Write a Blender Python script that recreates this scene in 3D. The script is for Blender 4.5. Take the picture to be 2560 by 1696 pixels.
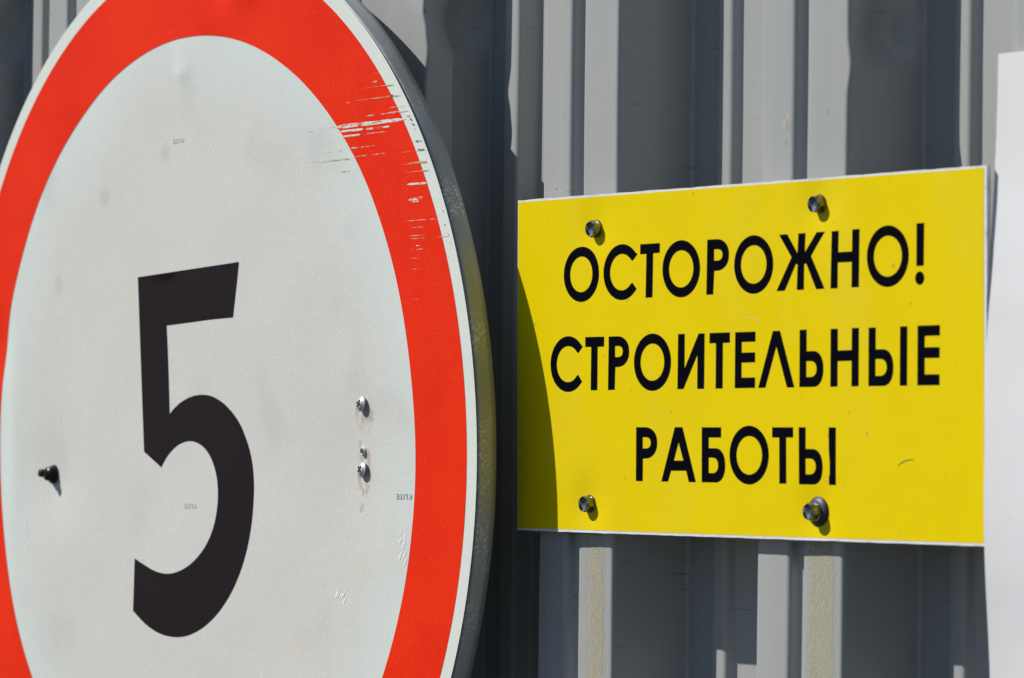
import bpy, bmesh, math, random
from math import sin, cos, pi, radians, sqrt, atan2, hypot, exp
from mathutils import Vector, Matrix, noise
from mathutils.geometry import delaunay_2d_cdt

random.seed(7)
S = bpy.context.scene
for o in list(bpy.data.objects):
    bpy.data.objects.remove(o)
COL = S.collection

# ------------------------------------------------------------------ frame of the place
# World: X along the fence, Y into the fence, Z up along the fence ribs.
# The signs were screwed on slightly out of plumb: (u right, v down, w into wall)
# is the frame of the yellow board, origin at the middle of its face.
Z0 = 1.68
LEAN = 0.015
_n = 1.0 / sqrt(1 + LEAN * LEAN)
UX = Vector((_n, 0, LEAN * _n)); VX = Vector((LEAN * _n, 0, -_n)); WX = Vector((0, 1, 0))
def wp(u, v, w=0.0):
    return Vector((0, 0, Z0)) + UX * u + VX * v + WX * w
def wd(u, v, w):
    return UX * u + VX * v + WX * w

# ------------------------------------------------------------------ camera, light, exposure
cam = bpy.data.cameras.new('camera'); cam_o = bpy.data.objects.new('camera', cam); COL.objects.link(cam_o)
S.camera = cam_o
right = wd(0.6188798581835956, -0.0025715917949453294, 0.7854814498448024)
down = wd(-0.01803604278557056, 0.9996844653247935, 0.017483447855584755)
fwd = wd(-0.7852785635016977, -0.024987130766097432, 0.6186381987889111)
up = -down
M = Matrix((right.normalized(), up.normalized(), (-fwd).normalized())).transposed().to_4x4()
M.translation = wp(1.6332, 0.0425, -1.4492)
cam_o.matrix_world = M
cam.sensor_fit = 'HORIZONTAL'; cam.sensor_width = 36.0
cam.lens = 36.0 * 9500 / 2560
cam.clip_start = 0.05; cam.clip_end = 500
cam.dof.use_dof = True; cam.dof.focus_distance = 2.36; cam.dof.aperture_fstop = 15.0

SUN_A, SUN_B = 0.860, 1.265            # shadow shift along the wall / downwards per unit of depth
to_sun = wd(-SUN_A, -SUN_B, -1.0).normalized()
elev = math.asin(to_sun.z); azim = atan2(to_sun.x, to_sun.y)
world = bpy.data.worlds.new('World'); S.world = world; world.use_nodes = True
nt = world.node_tree
sky = nt.nodes.new('ShaderNodeTexSky'); sky.sky_type = 'NISHITA'; sky.sun_disc = False
sky.air_density = 1.0; sky.dust_density = 0.3; sky.ozone_density = 4.0; sky.altitude = 300
sky.sun_elevation = elev; sky.sun_rotation = azim
bg = nt.nodes['Background']; bg.inputs['Strength'].default_value = 0.068
nt.links.new(sky.outputs['Color'], bg.inputs['Color'])
sun = bpy.data.lights.new('sun', 'SUN'); sun.energy = 5.0; sun.angle = radians(0.53); sun.color = (1.0, 0.955, 0.88)
sun_o = bpy.data.objects.new('sun', sun); COL.objects.link(sun_o)
sun_o.rotation_euler = to_sun.to_track_quat('Z', 'Y').to_euler(); sun_o.location = (-2, -4, 6)
vs = S.view_settings
vs.view_transform = 'Standard'; vs.look = 'None'; vs.exposure = 0.0; vs.gamma = 1.0; vs.use_curve_mapping = False
# ------------------------------------------------------------------ materials
def N(nt, t, **kw):
    n = nt.nodes.new(t)
    for k, v in kw.items():
        if k in n.inputs.keys(): n.inputs[k].default_value = v
        else: setattr(n, k, v)
    return n
def new_mat(name, base, rough=0.5, metal=0.0, spec=0.5):
    m = bpy.data.materials.new(name); m.use_nodes = True
    b = m.node_tree.nodes['Principled BSDF']
    b.inputs['Base Color'].default_value = (*base, 1); b.inputs['Roughness'].default_value = rough
    b.inputs['Metallic'].default_value = metal; b.inputs['Specular IOR Level'].default_value = spec
    return m, m.node_tree, b
def objco(nt, scale=(1, 1, 1)):
    tc = nt.nodes.new('ShaderNodeTexCoord'); mp = nt.nodes.new('ShaderNodeMapping')
    mp.inputs['Scale'].default_value = scale
    nt.links.new(tc.outputs['Object'], mp.inputs['Vector']); return mp.outputs['Vector']
def mixc(nt, fac, a, b, mode='MIX'):
    n = nt.nodes.new('ShaderNodeMix'); n.data_type = 'RGBA'; n.blend_type = mode
    for i, val in ((0, fac), (6, a), (7, b)):
        if isinstance(val, bpy.types.NodeSocket): nt.links.new(val, n.inputs[i])
        elif i == 0: n.inputs[0].default_value = val
        else: n.inputs[i].default_value = (*val, 1)
    return n.outputs[2]
def ramp(nt, src, stops):
    r = nt.nodes.new('ShaderNodeValToRGB'); e = r.color_ramp.elements
    while len(e) < len(stops): e.new(0.5)
    for el, (p, c) in zip(e, stops):
        el.position = p; el.color = (c, c, c, 1) if not isinstance(c, tuple) else (*c, 1)
    nt.links.new(src, r.inputs['Fac']); return r.outputs['Color']
def noise_f(nt, vec, scale, detail=3, rough=0.5):
    n = N(nt, 'ShaderNodeTexNoise', Scale=scale, Detail=detail, Roughness=rough)
    nt.links.new(vec, n.inputs['Vector']); return n.outputs['Fac']
def math_n(nt, op, a, b=None):
    n = nt.nodes.new('ShaderNodeMath'); n.operation = op
    for i, v in enumerate((a, b)):
        if v is None: continue
        if isinstance(v, bpy.types.NodeSocket): nt.links.new(v, n.inputs[i])
        else: n.inputs[i].default_value = v
    return n.outputs[0]
def bump(nt, b, h, strength, dist):
    n = N(nt, 'ShaderNodeBump', Strength=strength, Distance=dist)
    nt.links.new(h, n.inputs['Height']); nt.links.new(n.outputs['Normal'], b.inputs['Normal'])

def sheeting(name, base, spark, rough=0.42, amount=0.55, halo_grime=False, vary=0.0):
    """Beaded reflective film: fine mottling and sparse bright glints."""
    m, t, b = new_mat(name, base, rough, 0, 0.08)
    v = objco(t)
    mott = noise_f(t, v, 900, 2, 0.6)
    big = noise_f(t, v, 9, 3, 0.5)
    c1 = mixc(t, ramp(t, mott, [(0.3, 0.0), (0.7, 1.0)]), tuple(x * 0.93 for x in base), tuple(min(1, x * 1.06) for x in base))
    c1 = mixc(t, ramp(t, big, [(0.35, 0.0), (0.65, 0.5)]), c1, tuple(x * 0.94 for x in base))
    if vary:
        c1 = mixc(t, ramp(t, noise_f(t, v, 7, 4, 0.6), [(0.40, 0.0), (0.66, 0.75)]), c1, (base[0] * 0.86, base[1] * 0.55, base[2]))
    if halo_grime:
        # pale mint brightness halo painted in near the border, brown grime towards the lower right
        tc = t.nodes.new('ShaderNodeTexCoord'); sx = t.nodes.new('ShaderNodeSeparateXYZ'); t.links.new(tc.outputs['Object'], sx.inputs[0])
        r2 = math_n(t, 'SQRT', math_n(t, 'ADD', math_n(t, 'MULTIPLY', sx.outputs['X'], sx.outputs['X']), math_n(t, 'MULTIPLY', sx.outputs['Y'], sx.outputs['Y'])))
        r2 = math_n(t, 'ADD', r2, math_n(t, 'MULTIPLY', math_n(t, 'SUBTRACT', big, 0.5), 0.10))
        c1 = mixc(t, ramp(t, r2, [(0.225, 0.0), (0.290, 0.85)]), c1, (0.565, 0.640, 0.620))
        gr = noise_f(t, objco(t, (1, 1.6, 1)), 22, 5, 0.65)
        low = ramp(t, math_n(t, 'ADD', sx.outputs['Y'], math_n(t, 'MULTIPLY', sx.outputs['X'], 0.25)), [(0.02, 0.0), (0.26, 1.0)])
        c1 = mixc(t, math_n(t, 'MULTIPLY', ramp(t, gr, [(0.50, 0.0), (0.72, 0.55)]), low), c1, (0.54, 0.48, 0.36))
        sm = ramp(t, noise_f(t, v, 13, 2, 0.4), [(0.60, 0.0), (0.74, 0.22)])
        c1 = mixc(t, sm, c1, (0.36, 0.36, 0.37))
    out = c1
    for sc, rad, keep in ((620, 0.17, 0.20), (330, 0.12, 0.30)):
        vo = N(t, 'ShaderNodeTexVoronoi', Scale=sc); t.links.new(v, vo.inputs['Vector'])
        dot = ramp(t, vo.outputs['Distance'], [(rad * 0.5, 1.0), (rad * 1.5, 0.0)])
        sep = t.nodes.new('ShaderNodeSeparateColor'); t.links.new(vo.outputs['Color'], sep.inputs[0])
        gate = ramp(t, sep.outputs[0], [(keep, 0.0), (keep + 0.45, 1.0)])
        f = math_n(t, 'MULTIPLY', math_n(t, 'MULTIPLY', dot, gate), amount)
        tint = mixc(t, 0.14, spark, vo.outputs['Color'])
        out = mixc(t, f, out, tint)
    t.links.new(out, b.inputs['Base Color'])
    bump(t, b, mott, 0.04, 0.0005)
    return m
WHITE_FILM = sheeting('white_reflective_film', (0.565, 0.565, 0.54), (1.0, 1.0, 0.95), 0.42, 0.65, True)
EDGE_FILM = sheeting('white_edge_film', (0.63, 0.675, 0.635), (1.0, 1.0, 0.98), 0.40, 0.6)  # lighter, mintier copy of the white film; the bright edge halo is painted in
RED_FILM = sheeting('red_reflective_film', (0.76, 0.027, 0.003), (1.0, 0.22, 0.06), 0.5, 0.28, False, 0.10)

m, t, b = new_mat('black_print', (0.012, 0.010, 0.012), 0.5, 0, 0.07); v = objco(t)
c = mixc(t, ramp(t, noise_f(t, v, 1500, 2), [(0.62, 0.0), (0.75, 0.35)]), (0.013, 0.009, 0.011), (0.045, 0.04, 0.04))
t.links.new(c, b.inputs['Base Color']); DIGIT_BLACK = m
m, t, b = new_mat('letter_black', (0.002, 0.002, 0.005), 0.5, 0, 0.02); v = objco(t)
c = mixc(t, ramp(t, noise_f(t, v, 1400, 2), [(0.68, 0.0), (0.76, 0.4)]), (0.002, 0.002, 0.005), (0.03, 0.03, 0.04))
t.links.new(c, b.inputs['Base Color']); LETTER_BLACK = m

m, t, b = new_mat('yellow_film', (0.72, 0.55, 0.002), 0.42, 0, 0.06); v = objco(t)
st = objco(t, (1.2, 25, 1))
c = mixc(t, ramp(t, noise_f(t, st, 9, 3), [(0.35, 0.0), (0.65, 1.0)]), (0.735, 0.567, 0.0018), (0.742, 0.573, 0.0019))
c = mixc(t, ramp(t, noise_f(t, v, 12, 4, 0.6), [(0.45, 0.0), (0.75, 0.35)]), c, (0.68, 0.51, 0.002))
fade = ramp(t, noise_f(t, objco(t, (1, 0.35, 1)), 16, 5, 0.6), [(0.52, 0.0), (0.8, 0.35)])
c = mixc(t, fade, c, (0.70, 0.56, 0.05))
spk = ramp(t, noise_f(t, v, 150, 2, 0.4), [(0.725, 0.0), (0.77, 0.55)])
c = mixc(t, spk, c, (0.42, 0.31, 0.05))
t.links.new(c, b.inputs['Base Color']); bump(t, b, noise_f(t, v, 20, 2), 0.12, 0.002); YELLOW = m

m, t, b = new_mat('white_plastic_board', (0.80, 0.80, 0.81), 0.45); v = objco(t)
c = mixc(t, ramp(t, noise_f(t, v, 130, 4, 0.7), [(0.50, 0.0), (0.8, 0.6)]), (0.70, 0.70, 0.71), (0.36, 0.33, 0.29))
t.links.new(c, b.inputs['Base Color']); BOARD = m

# painted steel of the fence
m, t, b = new_mat('grey_painted_steel', (0.36, 0.362, 0.35), 0.30, 0, 0.36); v = objco(t)
c = mixc(t, ramp(t, noise_f(t, objco(t, (8, 8, 0.6)), 5, 4), [(0.35, 0.0), (0.7, 1.0)]), (0.362, 0.372, 0.370), (0.332, 0.342, 0.342))
dust = ramp(t, noise_f(t, v, 6, 5, 0.65), [(0.48, 0.0), (0.78, 0.35)])
c = mixc(t, dust, c, (0.355, 0.345, 0.318))
pit = ramp(t, noise_f(t, v, 230, 2, 0.5), [(0.755, 0.0), (0.79, 0.8)])
c = mixc(t, pit, c, (0.10, 0.075, 0.05))
streak = math_n(t, 'MULTIPLY', ramp(t, noise_f(t, objco(t, (140, 140, 1.6)), 1.0, 3, 0.6), [(0.55, 0.0), (0.75, 1.0)]), ramp(t, noise_f(t, v, 5, 2), [(0.4, 0.0), (0.65, 0.5)]))
c = mixc(t, streak, c, (0.28, 0.27, 0.25))
hair = ramp(t, noise_f(t, objco(t, (40, 40, 420)), 1.0, 2, 0.4), [(0.735, 0.0), (0.77, 0.6)])
c = mixc(t, hair, c, (0.17, 0.16, 0.15))
t.links.new(c, b.inputs['Base Color'])
rg = ramp(t, noise_f(t, v, 10, 4), [(0.3, 0.24), (0.7, 0.36)]); t.links.new(rg, b.inputs['Roughness'])
bump(t, b, noise_f(t, v, 900, 2), 0.03, 0.0005); STEEL = m

# galvanised rim of the round sign: drawing lines run round the rim, worn bright spots
m, t, b = new_mat('galvanised_steel', (0.3, 0.33, 0.34), 0.55, 0.5); v = objco(t)
tc = t.nodes.new('ShaderNodeTexCoord'); sx = t.nodes.new('ShaderNodeSeparateXYZ'); t.links.new(tc.outputs['Object'], sx.inputs[0])
ang = math_n(t, 'ARCTAN2', sx.outputs['Y'], sx.outputs['X'])
cb = t.nodes.new('ShaderNodeCombineXYZ')
t.links.new(math_n(t, 'MULTIPLY', ang, 3.0), cb.inputs[0]); t.links.new(math_n(t, 'MULTIPLY', sx.outputs['Z'], 1500.0), cb.inputs[1])
lines = noise_f(t, cb.outputs[0], 1.0, 3, 0.6)
c = mixc(t, ramp(t, lines, [(0.3, 0.0), (0.7, 1.0)]), (0.25, 0.28, 0.295), (0.37, 0.40, 0.415))
blot = math_n(t, 'MULTIPLY', ramp(t, noise_f(t, v, 16, 2), [(0.5, 0.0), (0.62, 1.0)]), ramp(t, noise_f(t, v, 500, 3, 0.7), [(0.5, 0.0), (0.62, 1.0)]))
c = mixc(t, math_n(t, 'MULTIPLY', blot, 0.7), c, (0.80, 0.80, 0.78))
t.links.new(c, b.inputs['Base Color'])
t.links.new(ramp(t, lines, [(0.3, 0.46), (0.7, 0.62)]), b.inputs['Roughness'])
bump(t, b, lines, 0.10, 0.0008); ZINC = m

m, t, b = new_mat('zinc_screw', (0.45, 0.46, 0.49), 0.27, 1.0); v = objco(t)
t.links.new(ramp(t, noise_f(t, v, 500, 2), [(0.35, (0.13, 0.14, 0.165)), (0.65, (0.29, 0.30, 0.33))]), b.inputs['Base Color']); SCREW = m
PAN_ZINC = new_mat('dull_zinc', (0.45, 0.455, 0.47), 0.5, 0.45)[0]
DARK_ZINC = new_mat('darkened_zinc', (0.065, 0.065, 0.085), 0.5, 0.6)[0]
RUBBER = new_mat('black_rubber', (0.012, 0.012, 0.016), 0.45)[0]
BLACK_SCREW = new_mat('black_coated_screw', (0.006, 0.010, 0.011), 0.32, 0.3)[0]
DARK = new_mat('recess_shade', (0.006, 0.005, 0.005), 0.8)[0]  # near-black colour standing in for the shade inside slot and hole

m, t, b = new_mat('white_panel_plastic', (0.74, 0.745, 0.75), 0.38); v = objco(t)
c = mixc(t, ramp(t, noise_f(t, v, 8, 3), [(0.35, 0.0), (0.7, 1.0)]), (0.70, 0.71, 0.725), (0.665, 0.67, 0.675))
c = mixc(t, ramp(t, noise_f(t, v, 75, 2, 0.4), [(0.72, 0.0), (0.84, 0.4)]), c, (0.54, 0.51, 0.40))
c = mixc(t, ramp(t, noise_f(t, v, 15, 4, 0.6), [(0.58, 0.0), (0.80, 0.3)]), c, (0.62, 0.61, 0.55))
t.links.new(c, b.inputs['Base Color']); bump(t, b, noise_f(t, v, 14, 2), 0.25, 0.004); PANEL = m

def decal(name, col, scale, lo, hi, stretch=(1, 1, 1), maxa=1.0, rough=0.6, rot=0.0):
    """Worn mark lying on a surface: opaque where a noise is high, nothing elsewhere."""
    m, t, b = new_mat(name, col, rough)
    v = objco(t, stretch)
    v.node.inputs['Rotation'].default_value[2] = rot
    a = ramp(t, noise_f(t, v, scale, 4, 0.62), [(lo, 0.0), (hi, maxa)])
    t.links.new(a, b.inputs['Alpha']); return m
PALE_SCRATCH = decal('pale_scratch', (0.60, 0.60, 0.50), 300, 0.40, 0.56, (0.5, 1.6, 1), 0.8)
FULL_SCRATCH = decal('bare_film_scratch', (0.64, 0.66, 0.57), 300, 0.36, 0.50, (0.45, 1.7, 1), 0.95)
RUST_SCRATCH = decal('rusty_scratch', (0.52, 0.36, 0.17), 240, 0.36, 0.56, (0.5, 1.6, 1), 0.85)
DIRT_SPOT = decal('dark_chip', (0.06, 0.045, 0.03), 420, 0.42, 0.52)
RUST_STAIN = decal('rust_stain', (0.42, 0.27, 0.10), 150, 0.46, 0.72, (1.4, 0.7, 1), 0.45)
RESIDUE = decal('dried_adhesive', (0.50, 0.465, 0.30), 1000, 0.36, 0.62, (1, 1, 0.5), 0.75, 0.7)
RESIDUE_THIN = decal('thin_adhesive', (0.47, 0.45, 0.33), 900, 0.46, 0.68, (1, 1, 0.5), 0.55, 0.7)
m, t, b = new_mat('grey_smudge', (0.40, 0.40, 0.41), 0.6)
tc = t.nodes.new('ShaderNodeTexCoord'); ln = t.nodes.new('ShaderNodeVectorMath'); ln.operation = 'LENGTH'; t.links.new(tc.outputs['Object'], ln.inputs[0])
t.links.new(ramp(t, math_n(t, 'MULTIPLY', ln.outputs['Value'], 100.0), [(0.20, 0.13), (0.95, 0.0)]), b.inputs['Alpha']); SMUDGE = m
WHITE_CHIP = decal('white_chip', (0.88, 0.89, 0.88), 500, 0.30, 0.42, (1, 1, 1), 1.0, 0.3)
PALE_RUB = new_mat('pale_rub', (0.70, 0.60, 0.16), 0.5)[0]
PEN = new_mat('dark_rub_mark', (0.30, 0.24, 0.02), 0.6)[0]
SCUFF = decal('pale_scuff', (0.62, 0.60, 0.55), 420, 0.47, 0.62, (1, 1, 1), 0.7)
GREY_PRINT = new_mat('grey_print', (0.34, 0.355, 0.34), 0.5)[0]
FAINT_PRINT = new_mat('faint_print', (0.50, 0.505, 0.485), 0.5)[0]

m, t, b = new_mat('asphalt', (0.05, 0.05, 0.052), 0.9); v = objco(t)
c = mixc(t, ramp(t, noise_f(t, v, 0.8, 6, 0.6), [(0.3, 0.0), (0.7, 1.0)]), (0.058, 0.057, 0.056), (0.040, 0.040, 0.041))
c = mixc(t, ramp(t, noise_f(t, v, 60, 3, 0.6), [(0.45, 0.0), (0.7, 0.6)]), c, (0.085, 0.083, 0.08))
t.links.new(c, b.inputs['Base Color']); bump(t, b, noise_f(t, v, 45, 4, 0.7), 0.5, 0.02); GROUND = m

# ------------------------------------------------------------------ object helpers
def link(name, me, mat=None, parent=None, smooth=False):
    o = bpy.data.objects.new(name, me); COL.objects.link(o)
    if mat: me.materials.append(mat)
    if smooth: me.polygons.foreach_set('use_smooth', [True] * len(me.polygons))
    if parent: o.parent = parent
    return o
def mesh_of(name, verts, faces):
    me = bpy.data.meshes.new(name); me.from_pydata([tuple(v) for v in verts], [], faces); me.update(); return me
def empty(name, mw, label, cat):
    o = bpy.data.objects.new(name, None); o.empty_display_size = 0.05; COL.objects.link(o)
    o.matrix_world = mw; o['label'] = label; o['category'] = cat; return o
def lathe(profile, seg=32, cap=True):
    """profile of (radius, height); revolved about local -z... returns verts, faces (height toward -z = outwards)."""
    vs_, fs = [], []
    for r, h in profile:
        for i in range(seg):
            a = 2 * pi * i / seg; vs_.append((r * cos(a), r * sin(a), -h))
    for j in range(len(profile) - 1):
        for i in range(seg):
            k = (i + 1) % seg
            fs.append((j * seg + i, (j + 1) * seg + i, (j + 1) * seg + k, j * seg + k))
    if cap: fs.append(tuple((len(profile) - 1) * seg + i for i in range(seg))[::-1])
    return vs_, fs
def inside(p, poly):
    x, y = p; r = False; n = len(poly); j = n - 1
    for i in range(n):
        xi, yi = poly[i]; xj, yj = poly[j]
        if (yi > y) != (yj > y) and x < (xj - xi) * (y - yi) / (yj - yi) + xi: r = not r
        j = i
    return r
def fill(outer, holes, grid=None, f=lambda x, y: 0.0):
    """Triangulated flat shape with holes; optional interior grid so it can follow a warped face."""
    pts, edges = [], []
    for loop in [outer] + holes:
        s = len(pts); n = len(loop); pts += [Vector(p) for p in loop]
        edges += [(s + i, s + (i + 1) % n) for i in range(n)]
    if grid:
        xs = [p[0] for p in outer]; ys = [p[1] for p in outer]
        x = min(xs) + grid / 2
        while x < max(xs):
            y = min(ys) + grid / 2
            while y < max(ys):
                if inside((x, y), outer) and not any(inside((x, y), h) for h in holes): pts.append(Vector((x, y)))
                y += grid
            x += grid
    V, E, F, *_ = delaunay_2d_cdt(pts, edges, [], 0, 1e-7)
    out = []
    for fc in F:
        cx = sum(V[i].x for i in fc) / len(fc); cy = sum(V[i].y for i in fc) / len(fc)
        if inside((cx, cy), outer) and not any(inside((cx, cy), h) for h in holes): out.append(tuple(fc))
    vv = [(p.x, p.y, f(p.x, p.y)) for p in V]
    # face the viewer (local -z)
    res = []
    for fc in out:
        a, b_, c_ = (Vector(vv[i]) for i in fc[:3])
        res.append(fc if (b_ - a).cross(c_ - a).z < 0 else fc[::-1])
    return vv, res
def mat4(x, y, z, loc):
    m = Matrix((x, y, z)).transposed().to_4x4(); m.translation = loc; return m

# ------------------------------------------------------------------ ground
g = mesh_of('ground', [(-150, -150, 0), (150, -150, 0), (150, 150, 0), (-150, 150, 0)], [(0, 1, 2, 3)])
go = link('ground', g, GROUND); go['kind'] = 'structure'

# ------------------------------------------------------------------ fence of profiled steel sheet
CREST = 0.0075; DEEP = 0.0535; PITCH = 0.200
def rounded(pts, r):
    out = [pts[0]]
    for i in range(1, len(pts) - 1):
        p0, p1, p2 = Vector(pts[i - 1]), Vector(pts[i]), Vector(pts[i + 1])
        d0 = (p0 - p1); d1 = (p2 - p1)
        k = min(r, d0.length * 0.45, d1.length * 0.45)
        a = p1 + d0.normalized() * k; c_ = p1 + d1.normalized() * k
        for s in (0, .25, .5, .75, 1):
            q = a.lerp(p1, s).lerp(p1.lerp(c_, s), s); out.append((q.x, q.y))
    out.append(pts[-1]); return out
# one period, x in mm from the left edge of its crest pair, y depth in mm behind the crest
PERIOD = [(6.0, DEEP * 1e3), (12.6, 0), (39.6, 0), (41.6, 6.5), (49.2, 6.5), (51.2, 0), (83.9, 0), (90.5, DEEP * 1e3),
          (115.0, DEEP * 1e3), (119.5, DEEP * 1e3 - 6), (132, DEEP * 1e3 - 6), (135, DEEP * 1e3),
          (161.5, DEEP * 1e3), (164.5, DEEP * 1e3 - 6), (177, DEEP * 1e3 - 6), (181.5, DEEP * 1e3)]
LAP_RIB = {9: (120.0, DEEP * 1e3 - 12.5), 10: (134.5, DEEP * 1e3 - 12.5), 11: (139.0, DEEP * 1e3)}   # taller where two sheets lap

# dents knocked into rib flanks: (x, z of the lower crease, depth along the rib, amplitude, length)
DENTS = [(0.088, Z0 + 0.1640, 0.029, 0.0110, 0.058), (-0.312, Z0 + 0.1960, 0.032, 0.0110, 0.055), (-0.895, Z0 + 0.2240, 0.034, 0.0110, 0.058),
         (-0.305, Z0 + 0.2120, 0.010, 0.0030, 0.030)]
def rib_shape(x, d, z):
    dx = 0.0; dd = 0.0
    for (cx, cz, cd, amp, ln) in DENTS:
        if abs(x - cx) > 0.03: continue
        s = (cz + ln - z) / ln                  # 0 at the top of the dent, 1 at its lower crease
        if 0 < s < 1:
            p = s / 0.68
            g = p * p * (3 - 2 * p) if s < 0.68 else (1 - s) / 0.32
            wn = exp(-((d - cd) / 0.0145) ** 4)
            dx -= amp * g * wn
        q = (z - cz) / 0.011
        if abs(q) < 3: dx += 0.0024 * exp(-q * q) * exp(-(d / 0.012) ** 2) * (1 if amp > 0.004 else 0)
    # long soft unevenness of thin sheet
    dd += 0.0007 * noise.noise((x * 9, d * 20, z * 4.0)) + 0.0003 * noise.noise((x * 30, 5, z * 14))
    dx += 0.0005 * noise.noise((x * 13 + 7, d * 30, z * 5.0))
    return x + dx, d + dd
def rows(lo, hi, fine):
    zs = []; z = lo
    while z < hi:
        zs.append(z)
        z += 0.003 if fine and Z0 + 0.12 < z < Z0 + 0.30 else (0.012 if fine and Z0 - 0.25 < z < Z0 + 0.32 else 0.12)
    zs.append(hi); return zs
def sheet(xmap, k0, k1, cut_left=None, cut_right=None, y0=CREST, fine=True, parent=None, lap=None, flat=None):
    prof = []
    for k in range(k0, k1 + 1):
        per = list(PERIOD)
        if k == lap:
            for i, q in LAP_RIB.items(): per[i] = q
        if k == flat: del per[2:6]
        prof += [(x / 1000 + k * PITCH, d / 1000) for x, d in per]
    prof = rounded(prof, 0.0026)
    prof = [(xmap(x), d) for x, d in prof]
    if cut_right is not None:
        prof = [q for q in prof if q[0] < cut_right[0]] + [cut_right]
    if cut_left is not None:
        prof = [cut_left] + [q for q in prof if q[0] > cut_left[0]]
    # remove repeats
    pp = [prof[0]]
    for q in prof[1:]:
        if hypot(q[0] - pp[-1][0], q[1] - pp[-1][1]) > 1e-5: pp.append(q)
    # split the long flanks so that they can carry dents
    prof = [pp[0]]
    for q in pp[1:]:
        a = prof[-1]; L = hypot(q[0] - a[0], q[1] - a[1])
        n = max(1, int(L / 0.006)) if fine else 1
        for i in range(1, n + 1): prof.append((a[0] + (q[0] - a[0]) * i / n, a[1] + (q[1] - a[1]) * i / n))
    zs = rows(0.04, 2.35, fine)
    V = []; n = len(prof)
    for z in zs:
        for x, d in prof:
            xx, d2 = rib_shape(x, d, z) if fine else (x, d)
            V.append((xx, y0 + d2, z))
    F = [(j * n + i, j * n + i + 1, (j + 1) * n + i + 1, (j + 1) * n + i) for j in range(len(zs) - 1) for i in range(n - 1)]
    o = link('profiled_sheet', mesh_of('profiled_sheet', V, F), STEEL, parent, smooth=True)
    so = o.modifiers.new('thickness', 'SOLIDIFY'); so.thickness = 0.0007; so.offset = -1
    wn = o.modifiers.new('normals', 'WEIGHTED_NORMAL'); wn.keep_sharp = True
    return o
fence = empty('metal_fence', Matrix.Translation((0, 0, 0)), 'grey painted corrugated metal sheet fence with tall vertical ribs, behind all the signs', 'fence')
sheet(lambda x: x, -2, 4, cut_left=(-0.350, 0.0), parent=fence, lap=-2)
B_R = -0.308
def lmap(x): return B_R + (x - 0.0839) * 0.98
sheet(lmap, -4, 0, cut_right=(B_R + 0.0026, 0.0200), y0=CREST - 0.0010, parent=fence, flat=0, lap=-3)
sheet(lambda x: x, 5, 14, fine=False, parent=fence)
sheet(lambda x: x + 0.0075 , -15, -7, cut_right=(-1.1035, 0.0), y0=CREST + 0.0012, fine=False, parent=fence)

def ribbon(name, mat, boxes, parent, crest, off=0.00010):
    """thin worn mark following the crest of a rib: boxes of (x0, x1, z0, z1)"""
    V, F = [], []
    for x0, x1, z0, z1 in boxes:
        n = max(1, int((z1 - z0) / 0.004)); s = len(V)
        for j in range(n + 1):
            z = z0 + (z1 - z0) * j / n
            for i in range(4):
                x = x0 + (x1 - x0) * i / 3
                if i in (0, 3): x += 0.0022 * noise.noise((x * 300, 3, z * 60)) + 0.0009 * noise.noise((x * 300, 7, z * 260))
                s0 = (x - crest[0]) / (crest[1] - crest[0])
                d = rib_shape(crest[0], 0.0, z)[1] * (1 - s0) + rib_shape(crest[1], 0.0, z)[1] * s0; V.append((x, CREST + d - off, z))
        for j in range(n):
            for i in range(3): F.append((s + j * 4 + i, s + j * 4 + i + 1, s + j * 4 + i + 5, s + j * 4 + i + 4))
    return link(name, mesh_of(name, V, F), mat, parent)
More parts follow.
